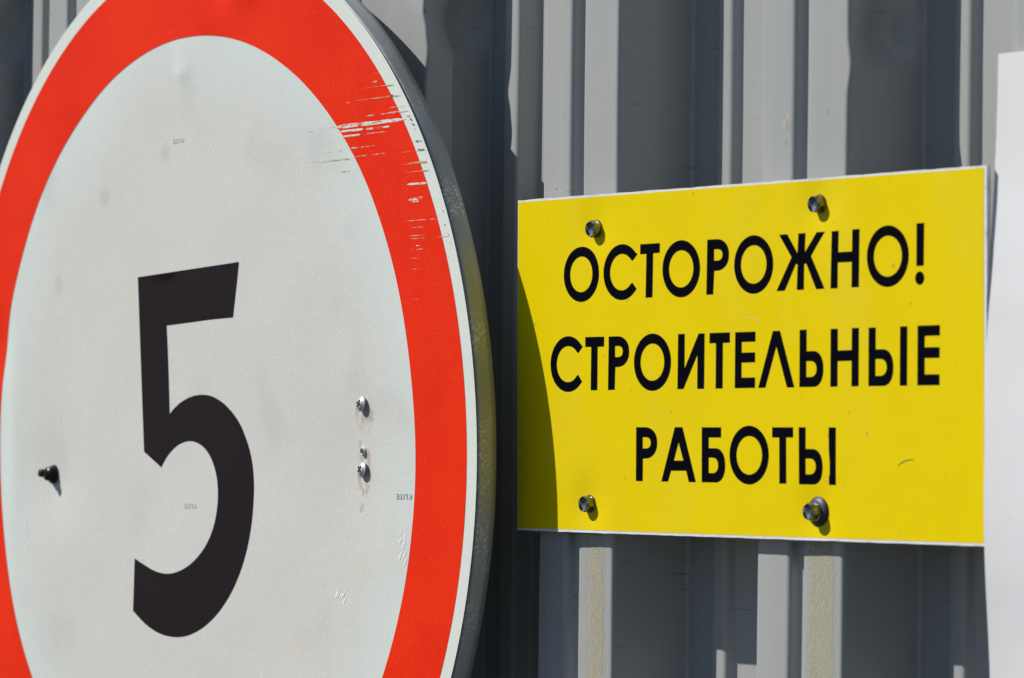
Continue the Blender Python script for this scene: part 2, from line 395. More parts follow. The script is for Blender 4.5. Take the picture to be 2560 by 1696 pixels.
# ------------------------------------------------------------------ outlines of the print, in mm on the boards
LETTERS= [[1,[[-121.88,-53.79],[-121.98,-51.93],[-122.3,-50.09],[-122.81,-48.3],[-123.53,-46.57],[-124.43,-44.94],[-125.51,-43.42],[-126.75,-42.03],[-128.14,-40.78],[-129.66,-39.7],[-131.29,-38.8],[-133.01,-38.09],[-134.8,-37.57],[-136.64,-37.26],[-138.5,-37.15],[-140.36,-37.26],[-142.2,-37.57],[-143.99,-38.09],[-145.71,-38.8],[-147.34,-39.7],[-148.86,-40.78],[-150.25,-42.03],[-151.49,-43.42],[-152.57,-44.94],[-153.47,-46.57],[-154.19,-48.3],[-154.7,-50.09],[-155.02,-51.93],[-155.12,-53.79],[-155.02,-55.65],[-154.7,-57.49],[-154.19,-59.29],[-153.47,-61.01],[-152.57,-62.64],[-151.49,-64.16],[-150.25,-65.56],[-148.86,-66.8],[-147.34,-67.88],[-145.71,-68.78],[-143.99,-69.5],[-142.2,-70.01],[-140.36,-70.32],[-138.5,-70.43],[-136.64,-70.32],[-134.8,-70.01],[-133.01,-69.5],[-131.29,-68.78],[-129.66,-67.88],[-128.14,-66.8],[-126.75,-65.56],[-125.51,-64.16],[-124.43,-62.64],[-123.53,-61.01],[-122.81,-59.29],[-122.3,-57.49],[-121.98,-55.65]],[[[-128.0,-53.79],[-128.13,-52.11],[-128.51,-50.46],[-129.15,-48.9],[-130.01,-47.46],[-131.09,-46.17],[-132.35,-45.07],[-133.76,-44.19],[-135.29,-43.54],[-136.9,-43.15],[-138.55,-43.01],[-140.2,-43.15],[-141.81,-43.54],[-143.33,-44.19],[-144.75,-45.07],[-146.0,-46.17],[-147.08,-47.46],[-147.94,-48.9],[-148.58,-50.46],[-148.96,-52.11],[-149.09,-53.79],[-148.96,-55.48],[-148.58,-57.12],[-147.94,-58.68],[-147.08,-60.13],[-146.0,-61.41],[-144.75,-62.51],[-143.33,-63.39],[-141.81,-64.04],[-140.2,-64.44],[-138.55,-64.57],[-136.9,-64.44],[-135.29,-64.04],[-133.76,-63.39],[-132.35,-62.51],[-131.09,-61.41],[-130.01,-60.13],[-129.15,-58.68],[-128.51,-57.12],[-128.13,-55.48]]]],[1,[[-86.23,-64.29],[-87.97,-65.13],[-89.2,-66.32],[-90.54,-67.38],[-91.99,-68.3],[-93.53,-69.08],[-95.14,-69.7],[-96.81,-70.15],[-98.51,-70.44],[-100.24,-70.56],[-101.97,-70.5],[-103.68,-70.28],[-105.37,-69.89],[-107.0,-69.33],[-108.57,-68.62],[-110.05,-67.75],[-111.44,-66.74],[-112.72,-65.6],[-113.86,-64.34],[-114.88,-62.97],[-115.74,-61.51],[-116.45,-59.97],[-117.0,-58.37],[-117.37,-56.73],[-117.57,-55.05],[-117.6,-53.36],[-117.45,-51.68],[-117.13,-50.03],[-116.63,-48.41],[-115.98,-46.85],[-115.16,-45.36],[-114.19,-43.97],[-113.08,-42.67],[-111.84,-41.49],[-110.49,-40.44],[-109.03,-39.53],[-107.49,-38.77],[-105.87,-38.17],[-104.2,-37.72],[-102.49,-37.45],[-100.76,-37.34],[-99.04,-37.41],[-97.32,-37.65],[-95.64,-38.05],[-94.01,-38.62],[-92.45,-39.35],[-90.97,-40.22],[-89.59,-41.24],[-88.33,-42.39],[-86.97,-43.49],[-90.86,-47.45],[-92.35,-46.73],[-93.37,-45.73],[-94.51,-44.87],[-95.75,-44.16],[-97.08,-43.62],[-98.47,-43.26],[-99.9,-43.08],[-101.33,-43.09],[-102.76,-43.28],[-104.14,-43.65],[-105.47,-44.21],[-106.71,-44.92],[-107.84,-45.8],[-108.85,-46.81],[-109.72,-47.94],[-110.43,-49.18],[-110.98,-50.49],[-111.34,-51.87],[-111.52,-53.28],[-111.51,-54.71],[-111.31,-56.12],[-110.93,-57.49],[-110.37,-58.8],[-109.65,-60.03],[-108.76,-61.15],[-107.74,-62.15],[-106.6,-63.01],[-105.35,-63.71],[-104.01,-64.24],[-102.62,-64.6],[-101.2,-64.78],[-99.76,-64.76],[-98.34,-64.57],[-96.96,-64.19],[-95.63,-63.63],[-94.4,-62.91],[-93.26,-62.03],[-92.26,-61.02],[-90.49,-60.47]],[]],[1,[[-83.76,-69.84],[-65.94,-69.93],[-66.12,-64.27],[-72.0,-64.17],[-72.63,-38.24],[-78.83,-38.15],[-78.11,-64.0],[-83.75,-63.95]],[]],[1,[[-30.24,-54.19],[-30.35,-52.32],[-30.66,-50.48],[-31.18,-48.68],[-31.89,-46.95],[-32.79,-45.32],[-33.88,-43.79],[-35.12,-42.4],[-36.51,-41.15],[-38.04,-40.07],[-39.67,-39.17],[-41.4,-38.45],[-43.19,-37.93],[-45.03,-37.62],[-46.9,-37.51],[-48.76,-37.62],[-50.6,-37.93],[-52.4,-38.45],[-54.12,-39.17],[-55.76,-40.07],[-57.28,-41.15],[-58.67,-42.4],[-59.92,-43.79],[-61.0,-45.32],[-61.9,-46.95],[-62.62,-48.68],[-63.13,-50.48],[-63.45,-52.32],[-63.55,-54.19],[-63.45,-56.06],[-63.13,-57.9],[-62.62,-59.7],[-61.9,-61.43],[-61.0,-63.06],[-59.92,-64.59],[-58.67,-65.98],[-57.28,-67.23],[-55.76,-68.31],[-54.12,-69.21],[-52.4,-69.93],[-50.6,-70.45],[-48.76,-70.76],[-46.9,-70.87],[-45.03,-70.76],[-43.19,-70.45],[-41.4,-69.93],[-39.67,-69.21],[-38.04,-68.31],[-36.51,-67.23],[-35.12,-65.98],[-33.88,-64.59],[-32.79,-63.06],[-31.89,-61.43],[-31.18,-59.7],[-30.66,-57.9],[-30.35,-56.06]],[[[-36.08,-54.16],[-36.21,-52.46],[-36.6,-50.79],[-37.25,-49.21],[-38.14,-47.75],[-39.24,-46.45],[-40.53,-45.34],[-41.98,-44.45],[-43.55,-43.79],[-45.2,-43.39],[-46.89,-43.26],[-48.58,-43.39],[-50.23,-43.79],[-51.8,-44.45],[-53.24,-45.34],[-54.53,-46.45],[-55.64,-47.75],[-56.52,-49.21],[-57.17,-50.79],[-57.57,-52.46],[-57.7,-54.16],[-57.57,-55.87],[-57.17,-57.53],[-56.52,-59.11],[-55.64,-60.57],[-54.53,-61.87],[-53.24,-62.98],[-51.8,-63.88],[-50.23,-64.53],[-48.58,-64.93],[-46.89,-65.06],[-45.2,-64.93],[-43.55,-64.53],[-41.98,-63.88],[-40.53,-62.98],[-39.24,-61.87],[-38.14,-60.57],[-37.25,-59.11],[-36.6,-57.53],[-36.21,-55.87]]]],[1,[[-23.8,-70.28],[-15.91,-70.28],[-13.79,-70.16],[-11.99,-69.83],[-10.36,-69.27],[-8.91,-68.51],[-7.66,-67.56],[-6.63,-66.43],[-5.84,-65.14],[-5.31,-63.7],[-5.04,-62.1],[-5.04,-60.22],[-5.31,-58.62],[-5.84,-57.18],[-6.63,-55.89],[-7.66,-54.76],[-8.91,-53.81],[-10.36,-53.05],[-11.99,-52.49],[-13.79,-52.16],[-15.91,-52.04],[-17.82,-52.04],[-18.71,-38.43],[-24.69,-38.47]],[[[-17.9,-64.5],[-14.85,-64.5],[-13.7,-64.41],[-12.75,-64.16],[-11.95,-63.74],[-11.32,-63.18],[-10.89,-62.49],[-10.67,-61.69],[-10.67,-60.72],[-10.89,-59.92],[-11.32,-59.23],[-11.95,-58.67],[-12.75,-58.25],[-13.7,-57.99],[-14.85,-57.91],[-17.9,-57.91]]]],[1,[[32.73,-54.57],[32.63,-52.7],[32.31,-50.86],[31.8,-49.06],[31.08,-47.33],[30.18,-45.69],[29.11,-44.16],[27.86,-42.77],[26.47,-41.52],[24.95,-40.44],[23.32,-39.53],[21.6,-38.81],[19.81,-38.3],[17.97,-37.98],[16.11,-37.88],[14.25,-37.98],[12.42,-38.3],[10.63,-38.81],[8.91,-39.53],[7.27,-40.44],[5.75,-41.52],[4.37,-42.77],[3.12,-44.16],[2.05,-45.69],[1.14,-47.33],[0.43,-49.06],[-0.08,-50.86],[-0.4,-52.7],[-0.5,-54.57],[-0.4,-56.44],[-0.08,-58.29],[0.43,-60.08],[1.14,-61.81],[2.05,-63.45],[3.12,-64.98],[4.37,-66.38],[5.75,-67.62],[7.27,-68.71],[8.91,-69.61],[10.63,-70.33],[12.42,-70.85],[14.25,-71.16],[16.11,-71.27],[17.97,-71.16],[19.81,-70.85],[21.6,-70.33],[23.32,-69.61],[24.95,-68.71],[26.47,-67.62],[27.86,-66.38],[29.11,-64.98],[30.18,-63.45],[31.08,-61.81],[31.8,-60.08],[32.31,-58.29],[32.63,-56.44]],[[[27.06,-54.62],[26.93,-52.9],[26.53,-51.22],[25.88,-49.62],[24.98,-48.15],[23.87,-46.84],[22.57,-45.72],[21.12,-44.82],[19.54,-44.16],[17.88,-43.75],[16.17,-43.62],[14.47,-43.75],[12.81,-44.16],[11.23,-44.82],[9.77,-45.72],[8.47,-46.84],[7.36,-48.15],[6.47,-49.62],[5.81,-51.22],[5.41,-52.9],[5.28,-54.62],[5.41,-56.34],[5.81,-58.02],[6.47,-59.61],[7.36,-61.08],[8.47,-62.4],[9.77,-63.52],[11.23,-64.42],[12.81,-65.08],[14.47,-65.48],[16.17,-65.62],[17.88,-65.48],[19.54,-65.08],[21.12,-64.42],[22.57,-63.52],[23.87,-62.4],[24.98,-61.08],[25.88,-59.61],[26.53,-58.02],[26.93,-56.34]]]],[1,[[37.72,-70.71],[44.52,-70.75],[53.09,-59.74],[53.8,-70.81],[59.54,-70.82],[59.19,-59.95],[68.54,-70.95],[75.36,-70.98],[64.28,-57.64],[75.39,-39.12],[68.48,-39.01],[60.27,-53.71],[58.66,-53.58],[58.22,-39.0],[52.48,-39.04],[53.1,-53.28],[51.75,-53.81],[42.47,-38.95],[35.48,-38.84],[48.14,-57.6]],[]],[1,[[81.1,-70.93],[86.89,-70.99],[86.55,-59.08],[97.72,-59.1],[97.98,-71.26],[103.79,-71.33],[103.11,-39.22],[97.3,-39.21],[97.55,-53.35],[86.2,-53.38],[85.95,-39.0],[80.24,-39.1]],[]],[1,[[142.76,-55.46],[142.66,-53.57],[142.35,-51.71],[141.84,-49.89],[141.13,-48.14],[140.23,-46.49],[139.15,-44.94],[137.92,-43.53],[136.53,-42.27],[135.02,-41.18],[133.4,-40.26],[131.68,-39.54],[129.9,-39.01],[128.07,-38.7],[126.22,-38.59],[124.36,-38.7],[122.53,-39.01],[120.75,-39.54],[119.04,-40.26],[117.41,-41.18],[115.9,-42.27],[114.51,-43.53],[113.28,-44.94],[112.2,-46.49],[111.31,-48.14],[110.6,-49.89],[110.08,-51.71],[109.77,-53.57],[109.67,-55.46],[109.77,-57.35],[110.08,-59.22],[110.6,-61.04],[111.31,-62.78],[112.2,-64.44],[113.28,-65.98],[114.51,-67.39],[115.9,-68.66],[117.41,-69.75],[119.04,-70.67],[120.75,-71.39],[122.53,-71.91],[124.36,-72.23],[126.22,-72.34],[128.07,-72.23],[129.9,-71.91],[131.68,-71.39],[133.4,-70.67],[135.02,-69.75],[136.53,-68.66],[137.92,-67.39],[139.15,-65.98],[140.23,-64.44],[141.13,-62.78],[141.84,-61.04],[142.35,-59.22],[142.66,-57.35]],[[[137.38,-55.46],[137.24,-53.7],[136.83,-51.99],[136.17,-50.36],[135.26,-48.85],[134.12,-47.51],[132.8,-46.36],[131.31,-45.44],[129.7,-44.77],[128.01,-44.35],[126.27,-44.21],[124.54,-44.35],[122.84,-44.77],[121.23,-45.44],[119.75,-46.36],[118.42,-47.51],[117.29,-48.85],[116.38,-50.36],[115.71,-51.99],[115.31,-53.7],[115.17,-55.46],[115.31,-57.22],[115.71,-58.94],[116.38,-60.57],[117.29,-62.08],[118.42,-63.42],[119.75,-64.57],[121.23,-65.49],[122.84,-66.16],[124.54,-66.58],[126.27,-66.72],[128.01,-66.58],[129.7,-66.16],[131.31,-65.49],[132.8,-64.57],[134.12,-63.42],[135.26,-62.08],[136.17,-60.57],[136.83,-58.94],[137.24,-57.22]]]],[1,[[148.89,-72.48],[154.73,-72.53],[154.31,-49.36],[148.63,-49.26]],[]],[1,[[154.81,-42.68],[154.72,-41.86],[154.46,-41.09],[154.03,-40.39],[153.47,-39.81],[152.8,-39.37],[152.05,-39.1],[151.26,-39.01],[150.47,-39.1],[149.72,-39.37],[149.05,-39.81],[148.49,-40.39],[148.06,-41.09],[147.8,-41.86],[147.71,-42.68],[147.8,-43.5],[148.06,-44.27],[148.49,-44.97],[149.05,-45.55],[149.72,-45.98],[150.47,-46.26],[151.26,-46.35],[152.05,-46.26],[152.8,-45.98],[153.47,-45.55],[154.03,-44.97],[154.46,-44.27],[154.72,-43.5]],[]],[2,[[-136.87,-10.28],[-138.36,-11.3],[-139.58,-12.49],[-140.92,-13.55],[-142.35,-14.48],[-143.88,-15.25],[-145.48,-15.87],[-147.13,-16.32],[-148.81,-16.6],[-150.52,-16.71],[-152.23,-16.65],[-153.93,-16.42],[-155.59,-16.02],[-157.2,-15.45],[-158.75,-14.72],[-160.22,-13.84],[-161.58,-12.82],[-162.84,-11.66],[-163.98,-10.39],[-164.98,-9.0],[-165.83,-7.53],[-166.53,-5.97],[-167.07,-4.35],[-167.44,-2.69],[-167.64,-0.99],[-167.67,0.71],[-167.52,2.41],[-167.2,4.09],[-166.72,5.72],[-166.07,7.3],[-165.26,8.8],[-164.31,10.22],[-163.21,11.53],[-161.99,12.72],[-160.66,13.79],[-159.22,14.72],[-157.7,15.49],[-156.1,16.11],[-154.45,16.56],[-152.77,16.85],[-151.06,16.97],[-149.35,16.91],[-147.65,16.68],[-145.99,16.28],[-144.37,15.71],[-142.83,14.99],[-141.36,14.11],[-139.99,13.09],[-138.73,11.94],[-137.32,10.88],[-141.34,6.61],[-142.63,7.45],[-143.65,8.44],[-144.79,9.3],[-146.03,10.0],[-147.36,10.53],[-148.74,10.89],[-150.15,11.06],[-151.58,11.05],[-152.99,10.86],[-154.36,10.48],[-155.68,9.92],[-156.91,9.2],[-158.03,8.33],[-159.04,7.31],[-159.9,6.18],[-160.6,4.94],[-161.14,3.62],[-161.51,2.24],[-161.69,0.83],[-161.68,-0.59],[-161.49,-2.01],[-161.12,-3.38],[-160.57,-4.7],[-159.85,-5.93],[-158.98,-7.06],[-157.97,-8.07],[-156.84,-8.93],[-155.61,-9.64],[-154.29,-10.19],[-152.91,-10.56],[-151.5,-10.74],[-150.07,-10.75],[-148.66,-10.56],[-147.28,-10.2],[-145.96,-9.65],[-144.73,-8.94],[-143.59,-8.08],[-142.58,-7.08],[-141.18,-6.3]],[]],[2,[[-134.53,-15.9],[-116.78,-15.83],[-116.97,-9.95],[-122.86,-9.85],[-123.19,16.13],[-129.3,16.09],[-128.88,-9.88],[-134.51,-9.98]],[]],[2,[[-112.53,-15.82],[-104.64,-15.82],[-102.52,-15.7],[-100.72,-15.37],[-99.08,-14.81],[-97.64,-14.05],[-96.39,-13.09],[-95.36,-11.96],[-94.57,-10.67],[-94.04,-9.23],[-93.77,-7.62],[-93.77,-5.73],[-94.04,-4.13],[-94.57,-2.69],[-95.36,-1.39],[-96.39,-0.26],[-97.64,0.69],[-99.08,1.46],[-100.72,2.01],[-102.52,2.35],[-104.64,2.46],[-106.38,2.46],[-106.99,15.99],[-113.14,16.08]],[[[-106.66,-10.08],[-103.66,-10.08],[-102.54,-9.99],[-101.6,-9.73],[-100.82,-9.31],[-100.2,-8.75],[-99.77,-8.06],[-99.56,-7.25],[-99.56,-6.28],[-99.77,-5.48],[-100.2,-4.79],[-100.82,-4.22],[-101.6,-3.8],[-102.54,-3.54],[-103.66,-3.46],[-106.66,-3.46]]]],[2,[[-55.83,0.02],[-55.93,1.91],[-56.24,3.78],[-56.76,5.59],[-57.48,7.34],[-58.39,9.0],[-59.47,10.54],[-60.72,11.95],[-62.11,13.21],[-63.64,14.3],[-65.28,15.22],[-67.01,15.94],[-68.81,16.47],[-70.66,16.78],[-72.53,16.89],[-74.4,16.78],[-76.25,16.47],[-78.05,15.94],[-79.78,15.22],[-81.42,14.3],[-82.94,13.21],[-84.34,11.95],[-85.59,10.54],[-86.67,9.0],[-87.58,7.34],[-88.3,5.59],[-88.82,3.78],[-89.13,1.91],[-89.23,0.02],[-89.13,-1.87],[-88.82,-3.73],[-88.3,-5.55],[-87.58,-7.3],[-86.67,-8.95],[-85.59,-10.49],[-84.34,-11.91],[-82.94,-13.17],[-81.42,-14.26],[-79.78,-15.18],[-78.05,-15.9],[-76.25,-16.42],[-74.4,-16.74],[-72.53,-16.85],[-70.66,-16.74],[-68.81,-16.42],[-67.01,-15.9],[-65.28,-15.18],[-63.64,-14.26],[-62.11,-13.17],[-60.72,-11.91],[-59.47,-10.49],[-58.39,-8.95],[-57.48,-7.3],[-56.76,-5.55],[-56.24,-3.73],[-55.93,-1.87]],[[[-61.86,-0.01],[-61.99,1.71],[-62.38,3.38],[-63.03,4.97],[-63.9,6.44],[-65.0,7.75],[-66.27,8.87],[-67.71,9.77],[-69.26,10.43],[-70.89,10.83],[-72.57,10.97],[-74.25,10.83],[-75.88,10.43],[-77.43,9.77],[-78.87,8.87],[-80.14,7.75],[-81.24,6.44],[-82.11,4.97],[-82.76,3.38],[-83.15,1.71],[-83.28,-0.01],[-83.15,-1.73],[-82.76,-3.4],[-82.11,-4.99],[-81.24,-6.46],[-80.14,-7.77],[-78.87,-8.89],[-77.43,-9.79],[-75.88,-10.45],[-74.25,-10.85],[-72.57,-10.99],[-70.89,-10.85],[-69.26,-10.45],[-67.71,-9.79],[-66.27,-8.89],[-65.0,-7.77],[-63.9,-6.46],[-63.03,-4.99],[-62.38,-3.4],[-61.99,-1.73]]]],[2,[[-49.56,-16.1],[-43.68,-16.12],[-43.82,4.18],[-31.31,-16.13],[-26.16,-16.09],[-26.57,15.98],[-32.58,16.06],[-32.43,-3.84],[-44.76,15.96],[-50.07,16.05]],[]],[2,[[-21.8,-16.2],[-4.27,-16.23],[-4.26,-10.39],[-10.27,-10.24],[-10.5,15.92],[-16.53,15.99],[-16.3,-10.28],[-21.97,-10.26]],[]],[2,[[0.4,-16.2],[17.65,-16.24],[17.66,-10.56],[6.0,-10.52],[6.01,-4.39],[17.39,-4.46],[17.4,1.21],[5.83,1.31],[5.85,9.91],[17.32,9.91],[17.33,15.83],[-0.01,15.87]],[]],[2,[[32.42,-16.25],[38.43,-16.32],[50.39,15.78],[44.26,15.8],[35.35,-7.56],[26.07,15.77],[20.01,15.91]],[]],[2,[[54.85,-16.48],[60.58,-16.55],[60.58,-4.4],[66.37,-4.4],[67.92,-4.27],[69.25,-3.9],[70.44,-3.29],[71.51,-2.45],[72.42,-1.4],[73.17,-0.16],[73.75,1.26],[74.15,2.84],[74.34,4.6],[74.34,6.68],[74.15,8.44],[73.75,10.02],[73.17,11.44],[72.42,12.68],[71.51,13.73],[70.44,14.57],[69.25,15.18],[67.92,15.55],[66.37,15.68],[54.61,15.68]],[[[60.33,1.19],[63.88,1.19],[65.22,1.31],[66.33,1.66],[67.26,2.22],[67.99,2.98],[68.5,3.91],[68.76,5.0],[68.76,6.3],[68.5,7.39],[67.99,8.32],[67.26,9.08],[66.33,9.64],[65.22,9.99],[63.88,10.11],[60.33,10.11]]]],[2,[[80.35,-16.52],[86.15,-16.52],[86.15,-4.37],[97.41,-4.49],[97.58,-16.65],[103.21,-16.65],[102.97,15.61],[97.25,15.62],[97.33,1.44],[85.98,1.52],[85.9,15.65],[80.11,15.72]],[]],[2,[[111.07,-16.55],[116.65,-16.62],[116.65,-4.53],[122.52,-4.53],[124.09,-4.41],[125.43,-4.04],[126.64,-3.42],[127.72,-2.58],[128.65,-1.53],[129.41,-0.28],[130.0,1.14],[130.4,2.73],[130.6,4.49],[130.6,6.58],[130.4,8.34],[130.0,9.93],[129.41,11.35],[128.65,12.6],[127.72,13.66],[126.64,14.5],[125.43,15.11],[124.09,15.48],[122.52,15.61],[110.82,15.61]],[[[116.39,0.76],[120.16,0.76],[121.58,0.88],[122.75,1.25],[123.74,1.84],[124.51,2.63],[125.05,3.6],[125.32,4.74],[125.32,6.1],[125.05,7.24],[124.51,8.21],[123.74,9.01],[122.75,9.6],[121.58,9.96],[120.16,10.09],[116.39,10.09]]]],[2,[[135.95,-16.75],[141.59,-16.75],[141.34,15.58],[135.7,15.59]],[]],[2,[[149.64,-16.88],[166.82,-16.87],[166.82,-11.27],[155.22,-11.2],[155.06,-5.05],[166.57,-4.98],[166.57,0.8],[155.06,0.81],[155.05,9.6],[166.57,9.72],[166.48,15.56],[149.38,15.53]],[]],[3,[[-87.14,38.28],[-79.14,38.28],[-77.0,38.39],[-75.17,38.73],[-73.52,39.29],[-72.05,40.06],[-70.78,41.03],[-69.74,42.17],[-68.94,43.47],[-68.4,44.93],[-68.13,46.54],[-68.13,48.45],[-68.4,50.07],[-68.94,51.52],[-69.74,52.82],[-70.78,53.97],[-72.05,54.93],[-73.52,55.7],[-75.17,56.26],[-77.0,56.6],[-79.14,56.72],[-81.0,56.72],[-81.21,70.15],[-87.35,69.96]],[[[-81.18,44.15],[-78.11,44.15],[-76.96,44.23],[-76.01,44.49],[-75.2,44.91],[-74.57,45.48],[-74.13,46.17],[-73.91,46.98],[-73.91,47.95],[-74.13,48.75],[-74.57,49.45],[-75.2,50.01],[-76.01,50.43],[-76.96,50.69],[-78.11,50.78],[-81.18,50.78]]]],[3,[[-52.33,38.24],[-45.57,38.24],[-33.6,70.11],[-39.73,70.18],[-42.25,63.57],[-55.58,63.69],[-58.27,70.02],[-64.31,70.08]],[[[-48.94,47.04],[-44.67,57.73],[-53.17,57.79]]]],[3,[[-28.53,38.33],[-11.68,38.33],[-11.67,44.18],[-22.44,44.2],[-22.44,50.39],[-16.4,50.39],[-14.79,50.51],[-13.41,50.87],[-12.16,51.47],[-11.05,52.3],[-10.1,53.33],[-9.32,54.55],[-8.71,55.95],[-8.3,57.5],[-8.1,59.23],[-8.1,61.28],[-8.3,63.01],[-8.71,64.56],[-9.32,65.96],[-10.1,67.18],[-11.05,68.21],[-12.16,69.04],[-13.41,69.64],[-14.79,70.0],[-16.4,70.13],[-28.45,70.13]],[[[-22.4,55.82],[-18.95,55.82],[-17.65,55.94],[-16.58,56.29],[-15.67,56.85],[-14.96,57.61],[-14.47,58.54],[-14.21,59.63],[-14.21,60.94],[-14.47,62.02],[-14.96,62.95],[-15.67,63.72],[-16.58,64.28],[-17.65,64.63],[-18.95,64.75],[-22.4,64.75]]]],[3,[[29.14,54.17],[29.04,56.04],[28.72,57.9],[28.2,59.7],[27.48,61.44],[26.58,63.09],[25.49,64.62],[24.24,66.02],[22.84,67.28],[21.31,68.36],[19.67,69.27],[17.94,69.99],[16.13,70.51],[14.28,70.83],[12.41,70.93],[10.54,70.83],[8.69,70.51],[6.88,69.99],[5.15,69.27],[3.51,68.36],[1.98,67.28],[0.58,66.02],[-0.67,64.62],[-1.76,63.09],[-2.66,61.44],[-3.38,59.7],[-3.9,57.9],[-4.22,56.04],[-4.32,54.17],[-4.22,52.29],[-3.9,50.43],[-3.38,48.63],[-2.66,46.89],[-1.76,45.24],[-0.67,43.71],[0.58,42.31],[1.98,41.05],[3.51,39.97],[5.15,39.06],[6.88,38.34],[8.69,37.82],[10.54,37.5],[12.41,37.4],[14.28,37.5],[16.13,37.82],[17.94,38.34],[19.67,39.06],[21.31,39.97],[22.84,41.05],[24.24,42.31],[25.49,43.71],[26.58,45.24],[27.48,46.89],[28.2,48.63],[28.72,50.43],[29.04,52.29]],[[[23.47,54.3],[23.33,56.03],[22.93,57.72],[22.28,59.32],[21.38,60.79],[20.27,62.11],[18.97,63.24],[17.51,64.14],[15.93,64.81],[14.27,65.21],[12.56,65.35],[10.85,65.21],[9.19,64.81],[7.61,64.14],[6.15,63.24],[4.85,62.11],[3.74,60.79],[2.84,59.32],[2.19,57.72],[1.79,56.03],[1.65,54.3],[1.79,52.58],[2.19,50.89],[2.84,49.29],[3.74,47.81],[4.85,46.49],[6.15,45.37],[7.61,44.46],[9.19,43.8],[10.85,43.4],[12.56,43.26],[14.27,43.4],[15.93,43.8],[17.51,44.46],[18.97,45.37],[20.27,46.49],[21.38,47.81],[22.28,49.29],[22.93,50.89],[23.33,52.58]]]],[3,[[31.95,38.32],[49.43,38.32],[49.43,44.04],[43.66,44.05],[43.87,70.07],[38.08,70.14],[37.87,44.07],[31.95,44.08]],[]],[3,[[54.1,38.31],[59.83,38.31],[59.83,50.44],[65.69,50.44],[67.26,50.56],[68.6,50.93],[69.82,51.53],[70.89,52.36],[71.82,53.4],[72.58,54.63],[73.17,56.03],[73.57,57.59],[73.77,59.33],[73.77,61.39],[73.57,63.13],[73.17,64.69],[72.58,66.09],[71.82,67.32],[70.89,68.36],[69.82,69.19],[68.6,69.79],[67.26,70.16],[65.69,70.28],[54.31,70.28]],[[[59.85,55.78],[63.36,55.78],[64.68,55.89],[65.78,56.24],[66.7,56.81],[67.43,57.57],[67.93,58.5],[68.18,59.58],[68.18,60.88],[67.93,61.97],[67.43,62.9],[66.7,63.66],[65.78,64.22],[64.68,64.57],[63.36,64.69],[59.85,64.69]]]],[3,[[78.81,38.34],[84.61,38.34],[84.63,70.31],[78.83,70.38]],[]]]
